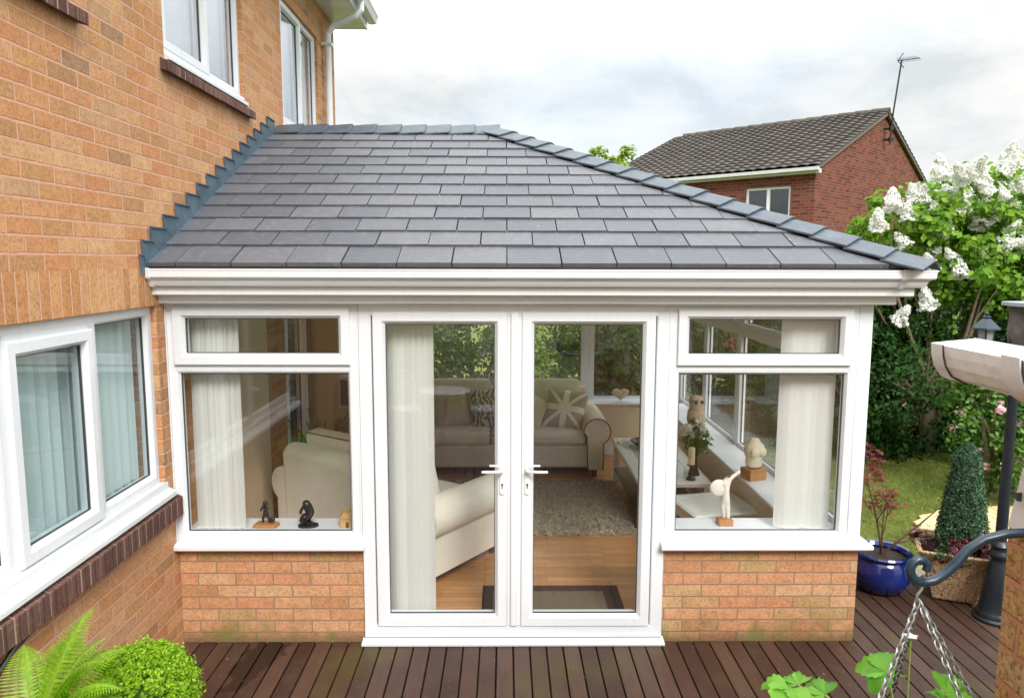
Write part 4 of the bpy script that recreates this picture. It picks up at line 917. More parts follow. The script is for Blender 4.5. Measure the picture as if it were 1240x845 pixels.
# television
t = thing('television', 'small flat television with pale frame on a dark stand in the back left corner', 'television', (0.36, 3.80, FZ))
m = MB(); m.box(0.10, 0.62, 3.795, 3.83, 0.66, 1.02); m.build('case', simple('tv_silver', (0.60, 0.61, 0.62), 0.4), t, bevel=0.006)
m = MB(); m.box(0.135, 0.585, 3.788, 3.7945, 0.70, 0.985); g = G('screen'); g.bsdf((0.006, 0.008, 0.010), 0.12); m.build('screen', g.m, t)
m = MB(); m.box(0.30, 0.42, 3.78, 3.84, 0.58, 0.6595); m.box(0.22, 0.50, 3.70, 3.90, 0.5605, 0.58); m.build('foot', M['black'], t)
t = thing('television_stand', 'low dark wooden stand under the television', 'stand', (0.38, 3.80, FZ))
m = MB(); m.box(0.06, 0.78, 3.60, 4.02, 0.52, 0.56); m.build('top', M['wood'], t, bevel=0.005)
m = MB(); m.box(0.08, 0.76, 3.62, 4.0, 0.20, 0.23); m.build('shelf', M['wood'], t)
for x in (0.09, 0.73):
    m = MB(); m.box(x-0.02, x+0.02, 3.62, 4.0, FZ+0.001, 0.5195); m.build('side_panel', M['wood'], t)
# plant added at the left, standing in for trees reflected in the glass
t = thing('added_plant', 'added green arching plant in a brown pot standing in for reflected tree foliage', 'plant', (0.22, 2.60, FZ))
m = MB(); m.lathe([(0.10, FZ+0.001), (0.14, 0.25), (0.155, 0.32), (0.145, 0.32), (0.13, 0.29), (0.01, 0.28)], 0.22, 2.60, 24); m.build('pot', simple('brown_pot', (0.14, 0.07, 0.04), 0.4), t, smooth=True)
def strap_leaves(cx, cy, cz, n, L, w, up, mat, parent, seed, name='foliage'):
    rnd = random.Random(seed); m = MB()
    for i in range(n):
        a = rnd.uniform(0, 2*PI); l = L*rnd.uniform(0.6, 1.1); e = rnd.uniform(0.25, 1.0); pts = []
        for k in range(9):
            s_ = k/8; r = l*s_*(0.35+0.4*e)*(1+0.3*s_); z = l*up*(s_-0.62*e*s_*s_*1.25)
            pts.append(Vector((cx+math.cos(a)*r, cy+math.sin(a)*r, cz+z)))
        sd = Vector((-math.sin(a), math.cos(a), 0)); vs = []
        for k, p in enumerate(pts):
            ww = w*math.sin(PI*min(0.98, 0.12+0.88*k/8))**0.7; vs += [p-sd*ww+Vector((0, 0, ww*.3)), p, p+sd*ww+Vector((0, 0, ww*.3))]
        m.add(vs, [(3*k+q, 3*k+q+1, 3*k+q+4, 3*k+q+3) for k in range(8) for q in (0, 1)])
    return m.build(name, mat, parent, recalc=False, smooth=True)
strap_leaves(0.22, 2.60, 0.3, 22, 0.8, 0.020, 1.1, M['mid_leaf'], t, 5)

# ------------------------------------------------------------------ garden furniture that shows as a reflection in the doors
def bistro_chair(label, loc, rz):
    t = thing('garden_chair', label, 'chair', loc, rz, local=True, group='white garden chairs mirrored in the doors')
    m = MB(); m.lathe([(0.20, 0.44), (0.21, 0.45), (0.20, 0.462), (0.02, 0.458)], 0, 0, 24); m.build('seat', M['white_metal'], t, smooth=True)
    m = MB()
    out = [(-0.19, 0.45), (-0.22, 0.62), (-0.21, 0.78), (-0.12, 0.88), (0, 0.915), (0.12, 0.88), (0.21, 0.78), (0.22, 0.62), (0.19, 0.45)]
    m.tube([(a, 0.18+0.08*(b-0.45), b) for a, b in out], 0.014, 8)
    for s_ in (-1, 1):
        for (cx, cz, r) in ((0.08, 0.78, 0.06), (0.10, 0.62, 0.07), (0.06, 0.70, 0.05), (0.13, 0.73, 0.04)):
            m.tube([(s_*(cx+r*(1-k*0.05)*math.cos(k*0.6)), 0.18+0.08*(cz-0.45), cz+r*(1-k*0.05)*math.sin(k*0.6)) for k in range(14)], 0.007, 6)
    m.tube([(0, 0.18, 0.45), (0, 0.215, 0.91)], 0.008, 6); m.build('backrest', M['white_metal'], t, smooth=True)
    for sx in (-1, 1):
        for sy in (-1, 1):
            m = MB(); m.tube([(sx*0.15, sy*0.15, 0.45), (sx*0.17, sy*0.17, 0.25), (sx*0.21, sy*0.20, 0.0)], [0.014, 0.012, 0.011], 8); m.build('leg', M['white_metal'], t, smooth=True)
    return t
t = thing('garden_table', 'round white garden table on the decking mirrored in the left door glass', 'table', (1.22, -4.55, 0), local=True)
m = MB(); m.lathe([(0.30, 0.70), (0.315, 0.705), (0.315, 0.722), (0.30, 0.728), (0.01, 0.728)], 0, 0, 36); m.build('tabletop', M['white_metal'], t, smooth=True)
m = MB(); m.tube([(0, 0, 0.12), (0, 0, 0.40), (0, 0, 0.70)], [0.03, 0.022, 0.035], 12); m.build('stem', M['white_metal'], t, smooth=True)
for k in range(3):
    a = k*2*PI/3+0.3; m = MB(); m.tube([(0, 0, 0.16), (0.14*math.cos(a), 0.14*math.sin(a), 0.14), (0.26*math.cos(a), 0.26*math.sin(a), 0.012)], [0.018, 0.016, 0.012], 8); m.build('leg', M['white_metal'], t, smooth=True)
bistro_chair('ornate white garden chair right of the round table, mirrored in the door', (1.72, -4.75, 0), R(200))
bistro_chair('ornate white garden chair left of the round table, mirrored in the blind', (0.70, -4.75, 0), R(150))

# ------------------------------------------------------------------ plants at the bottom left
t = thing('box_ball', 'bright green clipped box ball in a pot by the house wall', 'shrub', (0.53, -1.40, 0))
m = MB(); m.lathe([(0.11, 0.001), (0.15, 0.26), (0.165, 0.31), (0.155, 0.31), (0.135, 0.28), (0.01, 0.27)], 0.53, -1.40, 28); m.build('pot', simple('clay', (0.36, 0.15, 0.08), 0.8, 0.2, 10), t, smooth=True)
m = MB(); m.tube([(0.53, -1.40, 0.26), (0.53, -1.40, 0.5)], [0.018, 0.014], 8); m.build('stem', M['bark'], t)
rng = np.random.default_rng(21)
def ballpts(c, r, n, seed, rough=0.05, zs=1.0):
    rng = np.random.default_rng(seed); d = rng.normal(0, 1, (n, 3)); d /= np.linalg.norm(d, axis=1, keepdims=True)
    # sprigs: leaves gather round a few hundred shoot tips
    k = 700; s = rng.normal(0, 1, (k, 3)); s /= np.linalg.norm(s, axis=1, keepdims=True); sl = 1+rng.normal(0, rough, (k, 1))
    q = rng.integers(0, k, n); e = rng.random((n, 1))
    D = s[q]+rng.normal(0, 0.045, (n, 3)); rad = sl[q]*(0.72+0.32*e**0.6)
    return np.array(c)+D*rad*r*np.array([1, 1, zs]), D*0.5+rng.normal(0, .5, (n, 3))
P, N_ = ballpts((0.48, -1.40, 0.535), 0.198, 27000, 3); leaf_mesh('foliage', P, N_, 0.0155, M['box_leaf'], t, 0.62, 4)
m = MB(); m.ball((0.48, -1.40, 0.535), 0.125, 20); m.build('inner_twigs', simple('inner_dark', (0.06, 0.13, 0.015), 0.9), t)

t = thing('fern', 'lime green fern with arching fronds in a dark pot below the house window', 'fern', (0.27, -1.70, 0))
m = MB(); m.lathe([(0.10, 0.001), (0.14, 0.36), (0.155, 0.50), (0.145, 0.50), (0.12, 0.47), (0.01, 0.46)], 0.25, -1.72, 24); m.build('pot', simple('dark_pot', (0.03, 0.04, 0.05), 0.4), t, smooth=True)
def frond(m, base, a, L, lift, droop, seed):
    rnd = random.Random(seed); n = 32; pts = []
    for k in range(n+1):
        s = k/n; r = L*(s*0.85); z = L*(lift*s-droop*s*s)
        pts.append(Vector(base)+Vector((math.cos(a)*r, math.sin(a)*r, z)))
    sd = Vector((-math.sin(a), math.cos(a), 0))
    for k in range(2, n):
        s = k/n; p = pts[k]; t_ = (pts[k+1]-pts[k-1]).normalized(); up = sd.cross(t_)
        ll = L*0.33*math.sin(PI*(0.12+0.86*s)**0.8)*(1-0.25*s)
        for sg in (-1, 1):
            dirv = (sd*sg+t_*0.35-Vector((0, 0, 0.18))).normalized(); w = L*0.021*(1.15-0.5*s)
            nn = 3
            for j in range(nn):
                u0 = j/nn; q = p+dirv*ll*u0; q2 = p+dirv*ll*(u0+1.6/nn); wj = w*(1.0-0.75*u0)*1.25
                m.add([q, q+t_*wj+dirv*ll*0.06, q2, q-t_*wj+dirv*ll*0.06], [(0, 1, 2, 3)])
    return pts
fr = [(0.2, 0.52, 1.15, 1.05), (0.8, 0.55, 1.2, 1.0), (-0.4, 0.58, 1.1, 1.05), (1.5, 0.50, 1.3, 1.0), (2.2, 0.42, 1.35, 0.9), (-1.0, 0.55, 1.1, 1.0), (-1.7, 0.5, 1.2, 1.0), (0.5, 0.42, 1.55, 0.95), (-0.1, 0.46, 1.5, 1.0), (1.15, 0.44, 1.6, 0.9), (-2.4, 0.42, 1.3, 0.9), (0.0, 0.60, 0.9, 0.95), (-0.7, 0.60, 0.85, 0.9)]
for i, (a, L, li, dr) in enumerate(fr):
    m = MB(); pts = frond(m, (0.235, -1.72, 0.53), a, L*0.70, li*1.5, dr*1.15, i); f = m.build('frond', M['fern_leaf'], t, recalc=False)
    m = MB(); m.tube(pts, [0.004*(1-0.7*k/len(pts)) for k in range(len(pts))], 6); m.build('rachis', simple('rachis', (0.22, 0.28, 0.04), 0.6) if i == 0 else bpy.data.materials['rachis'], f)
m = MB(); m.tube([(0.03, -0.95, 0.86), (0.035, -1.25, 0.845), (0.04, -1.5, 0.80), (0.05, -1.7, 0.72), (0.06, -1.9, 0.5), (0.05, -2.0, 0.1)], 0.013, 10)
tag(m.build('black_hose', M['black'], None, smooth=True), 'thin black hose curving down the brick wall behind the fern', 'hose')

# ------------------------------------------------------------------ pots at the right of the garden room
t = thing('blue_pot', 'glossy cobalt blue glazed pot beside the garden room corner', 'pot', (4.60, 0.72, 0))
g = G('blue_glaze'); nn = g.noise(g.obj(), 3, 4); g.bsdf(g.ramp(nn, [(0.3, (0.003, 0.009, 0.08)), (0.7, (0.006, 0.022, 0.18))]), 0.13, **{'Coat Weight': 0.5}); blue = g.m
BX, BY = 4.60, 0.72
m = MB(); m.lathe([(0.10, 0.001), (0.15, 0.02), (0.195, 0.10), (0.205, 0.16), (0.195, 0.22), (0.175, 0.248), (0.195, 0.262), (0.203, 0.278), (0.195, 0.290), (0.178, 0.286), (0.165, 0.262), (0.17, 0.24), (0.01, 0.235)], BX, BY, 48); m.build('body', blue, t, smooth=True)
m = MB(); m.lathe([(0.172, 0.236), (0.17, 0.242), (0.08, 0.252), (0.01, 0.256)], BX, BY, 32); m.build('soil', M['soil'], t, smooth=True)

def star_leaves(tips, size, mat, parent, seed, per=5, name='foliage'):
    rnd = random.Random(seed); m = MB()
    for p in tips:
        for _ in range(per):
            c = Vector(p)+Vector((rnd.gauss(0, 1), rnd.gauss(0, 1), rnd.gauss(0, .7)))*size*0.75
            rot = Euler((rnd.uniform(-.9, .9), rnd.uniform(-.9, .9), rnd.uniform(0, 6.28))).to_matrix(); s = size*rnd.uniform(.6, 1.15)
            for k in range(5):
                a = (k-2)*0.62; d = rot @ Vector((math.cos(a), math.sin(a), -0.18)); w = rot @ Vector((-math.sin(a), math.cos(a), 0)); l = s*(1-0.12*abs(k-2))
                m.add([c, c+d*l*0.5+w*l*0.11, c+d*l, c+d*l*0.5-w*l*0.11], [(0, 1, 2, 3)])
    return m.build(name, mat, parent, recalc=False)
t = thing('japanese_maple', 'dark red leaved maple sapling growing in the blue pot', 'plant', (BX-0.01, BY, 0.25))
m = MB(); tips = []; rnd = random.Random(12)
def branch(p, d, L, r, depth):
    pts = [p]; dd = Vector(d).normalized(); q = Vector(p)
    for k in range(5):
        dd = (dd+Vector((rnd.gauss(0, .12), rnd.gauss(0, .12), rnd.gauss(0.02, .08)))).normalized(); q = q+dd*L/5; pts.append(q.copy())
        if depth < 2 and k >= 1 and rnd.random() < (0.8 if depth == 0 else 0.55):
            a = rnd.uniform(0, 6.28); branch(q.copy(), dd*0.6+Vector((math.cos(a), math.sin(a), 0.35))*0.6, L*rnd.uniform(.28, .5), r*0.45, depth+1)
        if depth >= 1 and k >= 2: tips.append(q.copy())
    m.tube(pts, [r*(1-0.13*k) for k in range(6)], 6)
    tips.append(q.copy())
b0 = Vector((BX, BY, 0.25))
branch(b0, (0.02, -0.1, 1), 0.64, 0.009, 0); branch(b0, (0.16, 0.0, 1), 0.50, 0.007, 0); branch(b0, (-0.28, -0.1, 1), 0.42, 0.007, 0)
k_ = len(tips); m.build('stem', M['twig'], t)
m = MB(); m.tube([b0, b0+Vector((0.06, -0.05, 0.10)), b0+Vector((0.20, -0.1, 0.26)), b0+Vector((0.30, -0.12, 0.37))], [0.009, 0.008, 0.006, 0.003], 6); m.tube([b0+Vector((0.06, -0.05, 0.10)), b0+Vector((0.16, -0.08, 0.14)), b0+Vector((0.28, -0.1, 0.16))], [0.006, 0.005, 0.003], 6); m.build('bare_stem', M['twig'], t)
star_leaves([p for p in tips], 0.034, M['red_leaf'], t, 3, 3)

t = thing('stone_planter', 'square buff stone planter with embossed swirls beside the blue pot', 'planter', (5.05, 0.62, 0), R(-24), local=True)
def stone():
    g = G('buff_stone'); o = g.obj(); f = g.noise(o, 9, 5, 0.6, 1.5); v = g.n('ShaderNodeTexWave', {'Vector': o, 'Scale': 3.6, 'Distortion': 9, 'Detail': 2.5, 'Detail Scale': 1.2}).outputs['Fac']
    z = g.n('ShaderNodeSeparateXYZ', {0: o}).outputs[2]
    a = g.ramp(f, [(0.3, (0.24, 0.16, 0.07)), (0.55, (0.42, 0.30, 0.16)), (0.8, (0.52, 0.36, 0.22))])
    rim = g.ramp(z, [(0.62, (0, 0, 0)), (0.9, (0.35,)*3)]); a = g.mix(g.ramp(g.noise(o, 4, 4), [(0.45, (0, 0, 0)), (0.7, (0.5,)*3)]), a, (0.50, 0.27, 0.18))
    g.bsdf(a, 0.85, g.bump(g.math('ADD', g.ramp(v, [(0.5, (0, 0, 0)), (0.62, (1, 1, 1))]), g.math('MULTIPLY', g.noise(o, 60, 5), 0.5)), 1.0, 0.035)); return g.m
def tap(h0, h1, a, b, m):
    m.add([(-a, -a, h0), (a, -a, h0), (a, a, h0), (-a, a, h0), (-b, -b, h1), (b, -b, h1), (b, b, h1), (-b, b, h1)], [(0, 3, 2, 1), (4, 5, 6, 7), (0, 1, 5, 4), (1, 2, 6, 5), (2, 3, 7, 6), (3, 0, 4, 7)])
m = MB(); S_ = [(0.100, 0.001), (0.125, 0.012), (0.205, 0.30), (0.225, 0.335), (0.245, 0.36), (0.245, 0.372), (0.222, 0.374), (0.20, 0.34), (0.19, 0.32)]
vs = [];
for r, z in S_: vs += [(-r, -r, z), (r, -r, z), (r, r, z), (-r, r, z)]
m.add(vs, [(4*i+k, 4*i+(k+1) % 4, 4*i+4+(k+1) % 4, 4*i+4+k) for i in range(len(S_)-1) for k in range(4)]+[(3, 2, 1, 0)]+[tuple(4*(len(S_)-1)+k for k in range(4))])
stm = stone(); m.build('body', stm, t, bevel=0.018, seg=3, angle=20)
m = MB(); m.box(-0.19, 0.19, -0.19, 0.19, 0.325, 0.338); m.build('soil', M['soil'], t)
t = thing('topiary_cone', 'dark green cone shaped topiary standing in the stone planter', 'topiary', (5.07, 0.66, 0.33))
rng = np.random.default_rng(31); n = 15000
u = rng.random(n); h = u**0.85; a = rng.uniform(0, 2*PI, n); r = (0.062+0.10*(1-h))*np.minimum(1, ((1.0-h)/0.12+0.02)**0.5)*(1+rng.normal(0, 0.06, n))*np.where(h < 0.08, 0.9, 1)
P = np.stack([5.11+r*np.cos(a), 0.64+r*np.sin(a), 0.34+h*0.74], 1); N_ = np.stack([np.cos(a), np.sin(a), np.full(n, 0.4)], 1)
leaf_mesh('foliage', P, N_, 0.019, M['topiary_leaf'], t, 0.6, 5)
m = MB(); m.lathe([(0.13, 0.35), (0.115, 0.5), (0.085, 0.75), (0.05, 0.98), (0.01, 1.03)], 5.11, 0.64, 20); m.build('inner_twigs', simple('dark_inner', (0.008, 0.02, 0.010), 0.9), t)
t = thing('purple_underplanting', 'plum red leafy plants round the foot of the topiary in the planter', 'plant', (5.0, 0.5, 0.33))
P, N_ = crown([(4.93, 0.50, 0.37, 0.13, 0.08, 0.07), (5.08, 0.47, 0.37, 0.13, 0.07, 0.06), (4.88, 0.66, 0.37, 0.06, 0.10, 0.07), (5.14, 0.56, 0.42, 0.05, 0.04, 0.10)], 1500, 4, 50, 0.3); 
leaf_mesh('foliage', P, N_, 0.034, M['plum_leaf'], t, 0.7, 6)
P, N_ = crown([(4.95, 0.5, 0.345, 0.15, 0.12, 0.05), (5.12, 0.5, 0.345, 0.13, 0.10, 0.05)], 900, 5, 40, 0.3); leaf_mesh('low_foliage', P, N_, 0.022, M['dark_leaf'], t, 0.7, 6)
m = MB(); m.tube([(4.83, 0.55, 0.33), (4.83, 0.55, 0.43)], 0.012, 8); m.tube([(4.83, 0.55, 0.425), (4.83, 0.55, 0.44)], 0.016, 8); tag(m.build('solar_spike', M['black'], None), 'short black garden spike in the corner of the stone planter', 'garden spike')

# lamp post
LPX, LPY = 5.13, 0.28
t = thing('lamp_post', 'black cast lamp post with fluted flared base beside the stone planter', 'lamp post', (LPX, LPY, 0))
m = MB(); m.lathe([(0.125, 0.001), (0.125, 0.018), (0.112, 0.03), (0.112, 0.045), (0.102, 0.06), (0.095, 0.075), (0.085, 0.16), (0.068, 0.28), (0.052, 0.38), (0.045, 0.40), (0.050, 0.415), (0.062, 0.43), (0.062, 0.445), (0.050, 0.46), (0.048, 0.48), (0.058, 0.50), (0.05, 0.515), (0.036, 0.53)], LPX, LPY, 40); m.build('base', M['black_metal'], t, smooth=True)
m = MB(); m.tube([(LPX, LPY, 0.52), (LPX, LPY, 1.2), (LPX, LPY, 1.74)], [0.034, 0.030, 0.027], 16); m.build('pole', M['black_metal'], t, smooth=True)
m = MB(); m.tube([(LPX, LPY, 1.60), (LPX-0.08, LPY, 1.66), (LPX-0.17, LPY, 1.70), (LPX-0.205, LPY, 1.76)], 0.012, 8); m.tube([(LPX, LPY, 1.60), (LPX+0.08, LPY, 1.66), (LPX+0.17, LPY, 1.70), (LPX+0.205, LPY, 1.76)], 0.012, 8); m.build('bracket_arm', M['black_metal'], t, smooth=True)
g = G('lantern_glass'); g.bsdf((0.55, 0.60, 0.60), 0.1, Alpha=0.45); lg = g.m
for sx in (-0.205, 0.205):
    cx = LPX+sx
    m = MB(); m.lathe([(0.03, 1.755), (0.045, 1.77), (0.045, 1.785)], cx, LPY, 16)
    for k in range(6): a = k*PI/3; m.tube([(cx+0.042*math.cos(a), LPY+0.042*math.sin(a), 1.78), (cx+0.058*math.cos(a), LPY+0.058*math.sin(a), 1.89)], 0.005, 6)
    m.lathe([(0.088, 1.888), (0.085, 1.897), (0.045, 1.935), (0.022, 1.955), (0.026, 1.965), (0.012, 1.972), (0.014, 1.985), (0.004, 1.998)], cx, LPY, 6); ln = m.build('lantern', M['blue_metal'], t)
    m = MB(); m.lathe([(0.040, 1.786), (0.054, 1.886)], cx, LPY, 6); m.build('lantern_glass', lg, ln)

# ------------------------------------------------------------------ outbuilding on the right, close to the camera
t = thing('outbuilding', 'rustic brick outbuilding with white cladding and flat dark roof at right edge', 'outbuilding', (3.0, -2.76, 0))
m = MB(); m.box(3.0, 3.22, -6.0, -2.76, -0.02, 1.76); m.box(3.01, 3.22, -6.0, -2.86, 1.7605, 2.1); m.box(3.22, 6.0, -3.0, -2.76, -0.02, 1.76); m.box(5.8, 6.0, -6.0, -3.0, -0.02, 1.76); m.build('wall', M['rustic_brick'], t)
m = MB()
for i in range(2):
    z0 = 1.765+i*0.135; m.add([(2.985, -6, z0), (2.985, -2.775-0.045*i, z0), (2.992, -2.795-0.045*i, z0+0.130), (2.992, -6, z0+0.130), (2.999, -6, z0), (2.999, -2.775-0.045*i, z0), (2.999, -2.795-0.045*i, z0+0.130), (2.999, -6, z0+0.130)], [(0,1,2,3),(4,7,6,5),(0,4,5,1),(1,5,6,2),(2,6,7,3),(3,7,4,0)])
m.build('cladding', M['white_upvc'], t, bevel=0.002)
for z, yy in ((1.83, -2.80), (1.965, -2.85)):
    m = MB(); m.prism([(yy-0.01, z), (yy+0.008, z+0.010), (yy-0.01, z+0.018)], lambda a, b, d: (d, a, b), 2.976, 2.9845); m.build('clip', M['gasket'], t)
m = MB(); m.box(2.94, 2.975, -6.0, -2.72, 2.045, 2.115); m.build('fascia', M['dirty_upvc'], t, bevel=0.003)
# gutter: open channel with stop end
m = MB(); gz = 2.048
sec = [(0.0, 0.10), (0.0, 0.002), (0.02, -0.002), (0.048, 0.0), (0.070, 0.012), (0.086, 0.036), (0.093, 0.062), (0.096, 0.086), (0.089, 0.086), (0.086, 0.064), (0.079, 0.040), (0.065, 0.018), (0.045, 0.006), (0.008, 0.006), (0.006, 0.10)]
T = lambda a, b, d: (2.938-a*0.9, d, gz+0.012+b*0.86)
m.prism(sec, T, -6.0, -2.70); gg = m.build('gutter', M['dirty_upvc'], t)
m = MB(); m.prism([(0.0, 0.098), (-0.002, -0.003), (0.048, -0.006), (0.073, 0.008), (0.090, 0.034), (0.097, 0.061), (0.099, 0.088)], T, -2.6995, -2.692); m.prism([(0.0005, -0.0005), (-0.0012, -0.0045), (0.048, -0.005), (0.073, 0.009), (0.089, 0.034), (0.0965, 0.061), (0.0985, 0.088), (0.0965, 0.088), (0.0935, 0.0615), (0.0865, 0.0355), (0.0705, 0.0115), (0.0485, -0.0005)], T, -2.7315, -2.70); m.build('stop_end', M['white_upvc'], gg, bevel=0.0015)
m = MB(); m.prism([(0.0205, -0.0055), (0.048, -0.0045), (0.073, 0.009), (0.089, 0.034), (0.0965, 0.061), (0.0985, 0.088), (0.0965, 0.088), (0.0935, 0.0615), (0.0865, 0.0355), (0.0705, 0.0115), (0.0485, -0.0005), (0.0205, -0.0025)], T, -2.7340, -2.7318); m.build('seal', M['gasket'], gg)
m = MB(); m.prism([(0.0, -0.006), (0.03, -0.020), (0.056, -0.008), (0.076, 0.006), (0.092, 0.033), (0.0995, 0.061), (0.102, 0.093), (0.0965, 0.093), (0.0965, 0.0865), (0.0935, 0.0615), (0.0865, 0.0355), (0.0705, 0.0115), (0.0485, -0.0005), (0.02, -0.0025), (0.0, 0.001)], T, -2.965, -2.915); m.build('union_bracket', M['white_upvc'], gg, bevel=0.0015)
m = MB(); m.prism([(0.048, -0.0045), (0.073, 0.009), (0.089, 0.034), (0.0965, 0.061), (0.0985, 0.088), (0.0965, 0.088), (0.0935, 0.0615), (0.0865, 0.0355), (0.0705, 0.0115), (0.0485, -0.0005)], T, -2.9675, -2.9655); m.build('seal', M['gasket'], gg)
# roof edge: dark felt verge with a metal capping, light on its top painted pale
felt = simple('felt', (0.10, 0.085, 0.075), 0.85, 0.35, 40, 0.8, 90)
m = MB(); m.box(2.972, 6.1, -6.0, -2.758, 2.118, 2.21)
m.build('roof', felt, t, bevel=0.004)
m = MB(); vs = []; n = 14
for i in range(n+1):
    y = -2.788; s = i/n
    vs += [(2.90+0.0*s, -2.99+0.20*s, 2.125-0.0*s), ]
m = MB()
prof = [(0.0, 2.215), (0.0, 2.19), (0.004, 2.165), (-0.004, 2.14), (0.004, 2.115), (0.010, 2.098)]
# hanging felt flap along the eaves and the verge, wavy lower edge
for (pa, pb) in (((2.968, -5.9), (2.968, -2.755)), ((2.968, -2.752), (6.0, -2.752))):
    N2 = 60; vs = []
    for i in range(N2+1):
        s = i/N2; x = pa[0]+(pb[0]-pa[0])*s; y = pa[1]+(pb[1]-pa[1])*s; w = 0.004*math.sin(i*1.1)+0.003*math.sin(i*2.7)
        along_x = abs(pb[0]-pa[0]) > 1
        for o_, z in prof:
            oo = o_+w*(2.215-z)*10
            vs.append((x, y+oo, z+(w*0.8 if z < 2.11 else 0)) if along_x else (x-oo, y, z+(w*0.8 if z < 2.11 else 0)))
    k = len(prof); m.add(vs, [(i*k+j, (i+1)*k+j, (i+1)*k+j+1, i*k+j+1) for i in range(N2) for j in range(k-1)])
o = m.build('felt_flap', felt, t, recalc=False, smooth=True); sm = o.modifiers.new('solid', 'SOLIDIFY'); sm.thickness = 0.004
m = MB(); m.box(2.956, 6.1, -6.0, -2.742, 2.2175, 2.226); m.build('capping', simple('capping', (0.30, 0.36, 0.42), 0.45, 0.15, 10, metal=0.2), t, bevel=0.002)

# bracket, hook
HX_, HY_, HZ_ = 2.605, -3.12, 1.815
t = thing('basket_bracket', 'curled dark blue iron bracket reaching out from the brick outbuilding', 'bracket', (2.99, HY_, 1.88))
pts = []
for k in range(13):           # scroll curl at the tip
    a = R(-330+k*27); r = 0.013+0.0012*k
    pts.append((2.600+r*math.cos(a)*1.0, HY_, 1.828+r*math.sin(a)))
tail = [(2.627, 1.803), (2.645, 1.810), (2.662, 1.832), (2.680, 1.856), (2.705, 1.873), (2.74, 1.882), (2.80, 1.885), (2.90, 1.882), (2.992, 1.875)]
pts = [p for p in pts if True]
curl = [(2.606, 1.8385), (2.616, 1.8365), (2.6195, 1.828), (2.6165, 1.8205)]
loop = [(2.6165, 1.8215), (2.6185, 1.8305), (2.612, 1.8385), (2.602, 1.840), (2.5935, 1.8335), (2.5905, 1.8235), (2.594, 1.812), (2.604, 1.8045), (2.616, 1.8025), (2.630, 1.8055), (2.645, 1.815)]
full = loop+tail[2:]
m = MB(); m.tube([(a, HY_, b) for a, b in full], [0.0065]*3+[0.0075]*(len(full)-3), 12); m.build('arm', M['blue_metal'], t, smooth=True)
m = MB(); m.box(2.990, 2.9985, HY_-0.015, HY_+0.015, 1.62, 1.92); m.tube([(2.992, HY_, 1.65), (2.93, HY_, 1.68), (2.88, HY_, 1.75), (2.87, HY_, 1.82), (2.86, HY_, 1.878)], 0.006, 10); m.build('back_plate', M['blue_metal'], t)
# hanging basket
t = thing('hanging_basket', 'wire hanging basket on three galvanised chains from the curled bracket', 'basket', (HX_, HY_, 1.35))
m = MB(); hk = [(2.6035, 1.797), (2.604, 1.812), (2.609, 1.8165), (2.614, 1.812), (2.6145, 1.80), (2.611, 1.79), (2.606, 1.783), (2.6045, 1.774), (2.609, 1.768)]
m.tube([(a, HY_, b) for a, b in hk], 0.0022, 8); m.build('hook', M['galvanised'], t, smooth=True)
top = Vector((2.608, HY_, 1.772))
RB = 0.17; BZ = 1.47
def chain(p0, p1, step=0.0125, w=0.0042, l=0.0088, r=0.0016):
    m = MB(); d = (p1-p0); n = int(d.length/step); d.normalize(); s = d.cross(Vector((0, 1, 0.01))).normalized(); q = s.cross(d)
    for i in range(n):
        c = p0+d*(i+0.5)*step; side = (s if i % 2 else q); side = (side+(q if i % 2 else -s)*0.35).normalized()
        pts = []
        for k in range(13):
            a = 2*PI*k/12; pts.append(c+side*w*math.cos(a)+d*(l*math.sin(a)))
        m.tube(pts, r, 6, cap=False)
    return m
bc = Vector((2.615, HY_, BZ))
for a in (R(205), R(300), R(335), R(75)):
    p1 = bc+Vector((RB*math.cos(a), RB*math.sin(a), 0)); chain(top, p1).build('chain', M['galvanised'], t, smooth=True, recalc=False)
m = MB(); m.tube([bc+Vector((RB*math.cos(k*PI/18), RB*math.sin(k*PI/18), 0)) for k in range(37)], 0.003, 6, cap=False)
for k in range(10):
    a = k*PI/5; m.tube([bc+Vector((RB*math.cos(a)*math.cos(s*PI/12), RB*math.sin(a)*math.cos(s*PI/12), -0.14*math.sin(s*PI/12))) for s in range(7)], 0.002, 6)
m.build('wire_frame', M['black'], t)
m = MB(); m.lathe([(0.02, BZ-0.134), (0.08, BZ-0.12), (0.135, BZ-0.075), (0.160, BZ-0.02), (0.163, BZ-0.002), (0.15, BZ-0.005), (0.01, BZ-0.012)], bc.x, bc.y, 28); m.build('liner', M['soil'], t, smooth=True)
# strawberry plant with big toothed leaves
def toothed_leaf(m, c, d, up, s):
    d = d.normalized(); sd = d.cross(up).normalized(); nn = sd.cross(d).normalized()
    for off in (-1.05, 0, 1.05):
        dd = (d*math.cos(off)+sd*math.sin(off)); ss = dd.cross(nn).normalized(); L = s*(1.0 if off == 0 else 0.9)
        n = 10; mid = []; lf = []; rt = []
        for k in range(n+1):
            u = k/n; w = 0.46*math.sin(PI*min(1, u**0.8))**0.75*(1+0.0) if 0 < u < 1 else 0.0
            w *= (1.0+(0.10 if k % 2 else -0.10)); p = c+dd*L*(0.03+u*0.97)+nn*L*(0.10*math.sin(PI*u)-0.25*u*u)
            mid.append(p); lf.append(p+ss*L*w+dd*(0.05*L if k % 2 else 0)+nn*L*w*0.28); rt.append(p-ss*L*w+dd*(0.05*L if k % 2 else 0)+nn*L*w*0.28)
        vs = lf+mid+rt; N1 = n+1
        m.add(vs, [(k, k+1, N1+k+1, N1+k) for k in range(n)]+[(N1+k, N1+k+1, 2*N1+k+1, 2*N1+k) for k in range(n)])
